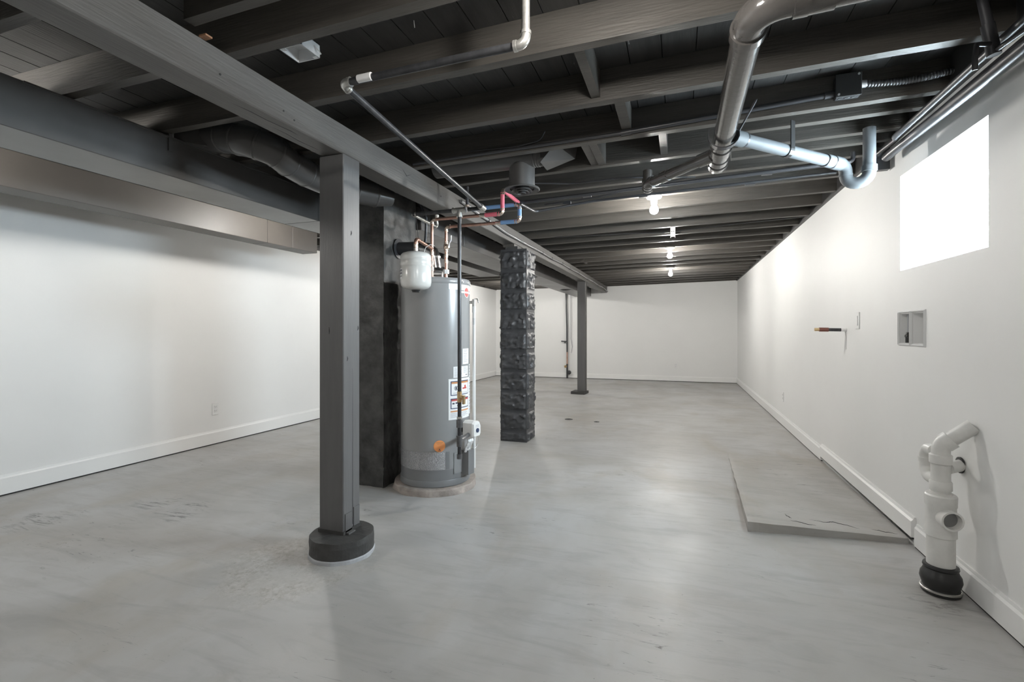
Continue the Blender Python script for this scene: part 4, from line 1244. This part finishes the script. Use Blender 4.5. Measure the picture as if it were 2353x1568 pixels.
bulb_lamp(-3.2, min(JY, key=lambda q: abs(q - 9.3)) - 0.022, 'added unseen fill bulb in the left bay behind the block column', power=1.5)  # added out of sight to lift the far wall

# ------------------------------------------------------------------ wall fittings
def outlet(name, label, face, axis, sign, u, z, blank=False):
    """duplex receptacle: face plate + two sockets; u = coordinate along the wall"""
    t = thing(name, label, 'outlet', ((face, u, z - 0.06) if axis == 'Y' else (u, face, z - 0.06)))
    def bx(mb, u0, u1, z0, z1, d0, d1, bev=0.0):
        a, b = sorted((face + sign * d0, face + sign * d1))
        args = (a, b, u0, u1, z0, z1) if axis == 'Y' else (u0, u1, a, b, z0, z1)
        return mb.bbox(*args, bev) if bev else mb.box(*args)
    bx(MB(), u - 0.036, u + 0.036, z - 0.058, z + 0.058, 0.0, 0.006, 0.002).build('cover_plate', 'plate', t)
    if blank:
        bx(MB(), u - 0.012, u + 0.012, z - 0.034, z + 0.034, 0.006, 0.009, 0.002).build('switch_rocker', 'plate', t)
        return t
    for dz in (-0.020, 0.020):
        s = bx(MB(), u - 0.016, u + 0.016, z + dz - 0.014, z + dz + 0.014, 0.006, 0.008, 0.002).build('socket', 'plate', t)
        mb = MB()
        bx(mb, u - 0.008, u - 0.006, z + dz - 0.001, z + dz + 0.008, 0.008, 0.0085)
        bx(mb, u + 0.006, u + 0.008, z + dz - 0.001, z + dz + 0.008, 0.008, 0.0085)
        bx(mb, u - 0.002, u + 0.002, z + dz - 0.010, z + dz - 0.006, 0.008, 0.0085)
        mb.build('slots', 'slot', s)
    return t
outlet('wall_outlet', 'white outlet low on the left wall', XL, 'Y', 1, 3.558, 0.348)
outlet('wall_outlet', 'white outlet low on the far wall', YF, 'X', -1, -0.082, 0.349)
outlet('wall_outlet', 'white outlet low on the right wall beyond the slab', XR, 'Y', -1, 6.465, 0.341)
o = outlet('wall_switch', 'blank white switch plate between the copper stub and the laundry box', XR, 'Y', -1, 3.923, 1.191, True)
o['category'] = 'switch'

lbx = thing('laundry_box', 'white twin recessed laundry outlet box in the right wall', 'outlet box', (XR, 3.107, 1.04))
def frame4(mb, y0, y1, z0, z1, w, x0, x1):
    mb.box(x0, x1, y0 - w, y1 + w, z0 - w, z0).box(x0, x1, y0 - w, y1 + w, z1, z1 + w)
    mb.box(x0, x1, y0 - w, y0, z0, z1).box(x0, x1, y1, y1 + w, z0, z1)
for (y0, y1) in ((2.962, 3.098), (3.122, 3.255)):
    mb = MB()
    # sloped bezel
    w = 0.011
    xo, xi = XR - 0.010, XR - 0.001
    O = [(y0 - w, 1.052 - 0.014), (y1 + w, 1.052 - 0.014), (y1 + w, 1.216 + 0.014), (y0 - w, 1.216 + 0.014)]
    I = [(y0, 1.052), (y1, 1.052), (y1, 1.216), (y0, 1.216)]
    mid = [((a[0] + b[0]) / 2, (a[1] + b[1]) / 2) for a, b in zip(O, I)]
    V = [(XR, *p) for p in O] + [(xo, *p) for p in mid] + [(xi, *p) for p in I]
    F = []
    for r in range(2):
        for k in range(4):
            F.append((4 * r + k, 4 * r + (k + 1) % 4, 4 * r + 4 + (k + 1) % 4, 4 * r + 4 + k))
    mb.add(V, F).build('bezel', 'plate', lbx)
    tr = MB()
    e = 0.0005
    tr.box(XR + 0.084, XR + 0.088, y0 + e, y1 - e, 1.052 + e, 1.216 - e)
    tr.box(XR + 0.001, XR + 0.086, y0 + e, y0 + 0.003, 1.052 + e, 1.216 - e).box(XR + 0.001, XR + 0.086, y1 - 0.003, y1 - e, 1.052 + e, 1.216 - e)
    tr.box(XR + 0.001, XR + 0.086, y0 + e, y1 - e, 1.052 + e, 1.055).box(XR + 0.001, XR + 0.086, y0 + e, y1 - e, 1.213, 1.216 - e)
    tr.build('recess_tray', 'plate', lbx)
vv = MB().cyl((XR + 0.016, 3.20, 1.056), (XR + 0.016, 3.20, 1.10), 0.011, 12).cyl((XR + 0.016, 3.185, 1.092), (XR + 0.016, 3.215, 1.092), 0.010, 10)
vv.cyl((XR + 0.012, 3.18, 1.105), (XR + 0.022, 3.22, 1.108), 0.008, 8)
vv.build('supply_valve', 'black', lbx)
MB().cyl((XR + 0.018, 3.205, 1.10), (XR + 0.018, 3.205, 1.212), 0.003, 8).build('inner_pipe', 'greyink', lbx)

cs = thing('copper_stub', 'copper-tipped dark pipe stub sticking out of the right wall', 'pipe', (1.0, 4.17, 1.13))
MB().cyl((XR, 4.17, 1.128), (1.035, 4.17, 1.130), 0.0125, 14).build('pipe', 'iron', cs)
MB().cyl((XR - 0.001, 4.17, 1.128), (1.125, 4.17, 1.1285), 0.0135, 14).build('painted_end', 'trim', cs)
MB().cyl((1.045, 4.17, 1.130), (0.985, 4.17, 1.131), 0.0155, 14).build('coupling', mat('tarnished_copper', (0.22, 0.09, 0.07), 0.3, metal=0.7), cs)
MB().cyl((0.985, 4.17, 1.131), (0.955, 4.17, 1.1315), 0.012, 14).build('pipe_cap', 'brass', cs)
MB().sweep([(1.152, 4.17, 1.118), (1.1575, 4.17, 1.07), (1.159, 4.17, 0.985)], [0.004, 0.003, 0.002], 6).build('paint_drip', 'pvc', cs)

# pipe standing on the far wall
fpipe = thing('riser_pipe', 'thin black pipe with small valves standing against the far wall', 'pipe', (-2.52, 11.26, 0))
MB().sweep([(-2.555, 11.24, 2.14), (-2.525, 11.24, 1.2), (-2.52, 11.24, 0.62)], 0.017, 12).build('pipe', 'iron', fpipe)
MB().cyl((-2.52, 11.24, 0.62), (-2.52, 11.24, 0.34), 0.016, 12).build('copper_section', 'copper', fpipe)
MB().cyl((-2.52, 11.24, 0.34), (-2.52, 11.24, 0.0), 0.02, 12).build('pipe', 'iron', fpipe)
MB().cyl((-2.52, 11.24, 0.87), (-2.66, 11.23, 0.878), 0.014, 10).build('side_tap', 'iron', fpipe)
MB().cyl((-2.57, 11.23, 0.88), (-2.57, 11.23, 0.83), 0.016, 10).build('side_tap', 'iron', fpipe)
MB().cyl((-2.53, 11.22, 0.29), (-2.58, 11.2, 0.27), 0.028, 12).build('gate_valve', 'brass', fpipe)
MB().lathe((-2.47, 11.22, 0.14), [(0.02, -0.02), (0.05, -0.012), (0.05, 0.012), (0.02, 0.02)], 16, 'Y').build('hand_wheel', 'iron', fpipe)
MB().sweep([(-2.44, 11.255, 2.14), (-2.44, 11.27, 0.95), (-2.40, 11.27, 0.75), (-2.43, 11.27, 0.6)], 0.006, 6).build('ground_wire', 'greyink', fpipe)

# ------------------------------------------------------------------ concrete slab step on the right
cs_ = thing('concrete_slab', 'cracked grey concrete slab lying against the right wall', 'slab', (0.78, 3.9, 0))
nx, ny = 26, 40
FLc, BLc, FRc, BRc = Vector((0.358, 2.979, 0.058)), Vector((0.413, 4.81, 0.004)), Vector((1.138, 3.085, 0.030)), Vector((1.138, 4.80, 0.012))
V = []; F = []
for j in range(ny + 1):
    for i in range(nx + 1):
        u, v = i / nx, j / ny
        p = (FLc * (1 - u) + FRc * u) * (1 - v) + (BLc * (1 - u) + BRc * u) * v
        e = Vector((0, 0, 0))
        if j == 0: e.y = noise.noise(Vector((u * 9, 1, 0))) * 0.006
        if i == 0: e.x = noise.noise(Vector((v * 14, 7, 0))) * 0.005
        e.z = noise.noise(Vector((u * 5, v * 8, 2))) * 0.0015
        p = p + e
        if j == 0 or i == 0: p.z -= 0.003
        V.append(p)
for j in range(ny):
    for i in range(nx):
        a = j * (nx + 1) + i
        F.append((a, a + 1, a + nx + 2, a + nx + 1))
top = len(V)
loop = [i for i in range(nx + 1)] + [(j + 1) * (nx + 1) - 1 for j in range(1, ny + 1)] + [ny * (nx + 1) + i for i in range(nx - 1, -1, -1)] + [j * (nx + 1) for j in range(ny - 1, 0, -1)]
for k in loop: V.append(Vector((V[k].x, V[k].y, 0.0)))
n = len(loop)
for k in range(n):
    F.append((loop[k], loop[(k + 1) % n], top + (k + 1) % n, top + k))
MB().add(V, F).build('slab_body', 'slab', cs_)
def slab_z(x, y):
    u = (x - 0.37) / 0.77; v = (y - 3.0) / 1.81
    return ((FLc.z * (1 - u) + FRc.z * u) * (1 - v) + (BLc.z * (1 - u) + BRc.z * u) * v) + 0.0006
def crack(pts, name='crack'):
    P = []
    for i in range(len(pts) - 1):
        a, b = Vector((*pts[i], 0)), Vector((*pts[i + 1], 0))
        for k in range(5):
            q = a.lerp(b, k / 5)
            q.x += random.uniform(-0.003, 0.003); q.y += random.uniform(-0.005, 0.005)
            q.z = slab_z(q.x, q.y); P.append(q)
    MB().sweep(P, [0.0006 + 0.0022 * math.sin(PI * i / (len(P) - 1)) for i in range(len(P))], 5).build(name, 'gap', cs_)
crack([(0.70, 3.16), (0.78, 3.15), (0.82, 3.18), (0.90, 3.14), (0.94, 3.11)])
crack([(0.99, 3.145), (1.05, 3.13), (1.12, 3.12)])
crack([(0.59, 3.10), (0.66, 3.075), (0.72, 3.07)])
crack([(0.58, 3.20), (0.595, 3.15), (0.605, 3.13)])

# ------------------------------------------------------------------ white drain stack by the right wall
SX, SY = 1.055, 2.555
ds = thing('drain_stack', 'white painted drain stack with an open tee on a black rubber collar', 'drain pipe', (SX, SY, 0))
MB().lathe((SX, SY, 0), [(0.060, 0.0), (0.068, 0.006), (0.070, 0.020), (0.062, 0.028), (0.066, 0.040), (0.072, 0.060), (0.069, 0.080), (0.062, 0.092), (0.058, 0.105), (0.062, 0.112), (0.060, 0.120), (0.05, 0.122)], 36).build('rubber_collar', 'black', ds)
MB().lathe((SX, SY, 0), [(0.0680, 0.014), (0.0712, 0.016), (0.0712, 0.022), (0.0680, 0.024)], 36).build('collar_clamp', 'galv', ds)
MB().lathe((SX, SY, 0), [(0.0485, 0.10), (0.0485, 0.25)], 32).build('pipe', 'pvc', ds)
MB().lathe((SX, SY, 0), [(0.0515, 0.244), (0.0545, 0.247), (0.0545, 0.275), (0.052, 0.280), (0.052, 0.372), (0.0545, 0.376), (0.0555, 0.418), (0.050, 0.424), (0.038, 0.424)], 36).build('tee_body', 'pvc', ds)
td = Vector((0.12, -0.98, 0)).normalized()
t0 = Vector((SX, SY, 0.332))
mb = MB()
uu = Vector((-td.y, td.x, 0))
def ring(p, r, n=28): return [p + (uu * math.cos(2 * PI * k / n) + Vector((0, 0, 1)) * math.sin(2 * PI * k / n)) * r for k in range(n)]
n = 28
R5 = [ring(t0 + td * 0.02, 0.039), ring(t0 + td * 0.078, 0.041), ring(t0 + td * 0.078, 0.0335), ring(t0 + td * 0.05, 0.031)]
V = sum(R5, []); F = []
for j in range(3):
    for k in range(n): F.append((j * n + k, j * n + (k + 1) % n, (j + 1) * n + (k + 1) % n, (j + 1) * n + k))
mb.add(V, F, True).build('open_hub', 'pvc', ds)
mb = MB()
R6 = [ring(t0 + td * 0.0525, 0.0315)]
mb.add(R6[0], [tuple(range(n))]).build('hub_inside', 'pvcdark', ds)
MB().lathe((SX, SY, 0), [(0.040, 0.418), (0.040, 0.430), (0.0335, 0.432), (0.0335, 0.555), (0.038, 0.558)], 30).build('upper_pipe', 'pvc', ds)
MB().lathe((SX, SY, 0), [(0.037, 0.440), (0.039, 0.443), (0.039, 0.475), (0.035, 0.480)], 30).build('coupling', 'pvc', ds)
MB().lathe((SX, SY, 0), [(0.036, 0.552), (0.0395, 0.556), (0.0395, 0.590), (0.035, 0.594)], 30).build('coupling', 'pvc', ds)
pend = Vector((1.150, 2.525, 0.722))
bend = arc_pts((SX, SY, 0.50), (SX, SY, 0.630), pend, 0.055, 8)
MB().sweep([Vector((SX, SY, 0.585))] + bend, 0.033, 24).build('elbow', 'pvc', ds)
dv = (pend - bend[-1]).normalized()
MB().sweep([bend[-1] - dv * 0.01, bend[-1] + dv * 0.022], 0.0385, 24).build('elbow_hub', 'pvc', ds)
MB().sweep([bend[-1] + dv * 0.01, pend + dv * 0.005], 0.030, 24).build('wall_arm', 'pvc', ds)
MB().sweep([Vector((SX + 0.02, SY - 0.005, 0.535)), Vector((1.158, SY + 0.075, 0.535))], 0.025, 20).build('wall_stub', 'pvc', ds)
MB().lathe((1.153, SY + 0.075, 0.535), [(0.027, -0.004), (0.035, -0.002), (0.035, 0.004), (0.027, 0.006)], 20, 'X').build('stub_ring', 'slot', ds)
tp = [Vector((SX - 0.01, SY + 0.03, 0.60)), Vector((SX - 0.01, SY + 0.085, 0.598)), Vector((SX - 0.01, SY + 0.11, 0.57)), Vector((SX - 0.01, SY + 0.11, 0.51)), Vector((SX - 0.01, SY + 0.085, 0.475)), Vector((SX, SY + 0.03, 0.47))]
out = [tp[0]]
for i in range(1, 5): out += arc_pts(tp[i - 1], tp[i], tp[i + 1], 0.03, 4)
out.append(tp[-1])
MB().sweep(out, 0.024, 18).build('side_bend', 'pvc', ds)
MB().sweep([Vector((SX - 0.01, SY + 0.11, 0.553)), Vector((SX - 0.01, SY + 0.11, 0.533))], 0.0275, 18).build('slip_nut', 'pvc', ds)
wpatch = MB().lathe((SX + 0.06, SY + 0.09, 0.0), [(0.0, 0.0)], 3) if False else None

# floor drain plugs far out on the slab
for (x, y, r, lab) in ((-1.329, 6.02, 0.045, 'round dark floor plug, left of the two on the far floor'), (-0.967, 5.96, 0.03, 'small round dark floor plug, right of the two on the far floor')):
    fd = thing('floor_plug', lab, 'floor drain', (x, y, 0))
    MB().lathe((x, y, 0.0), [(r * 1.15, 0.0005), (r * 1.1, 0.002), (r, 0.0025), (r * 0.95, 0.0012), (0, 0.0012)], 24).build('plug_disc', 'pier', fd)
    MB().box(x - 0.008, x + 0.008, y - 0.008, y + 0.008, 0.0008, 0.0045).build('plug_key', 'slot', fd)
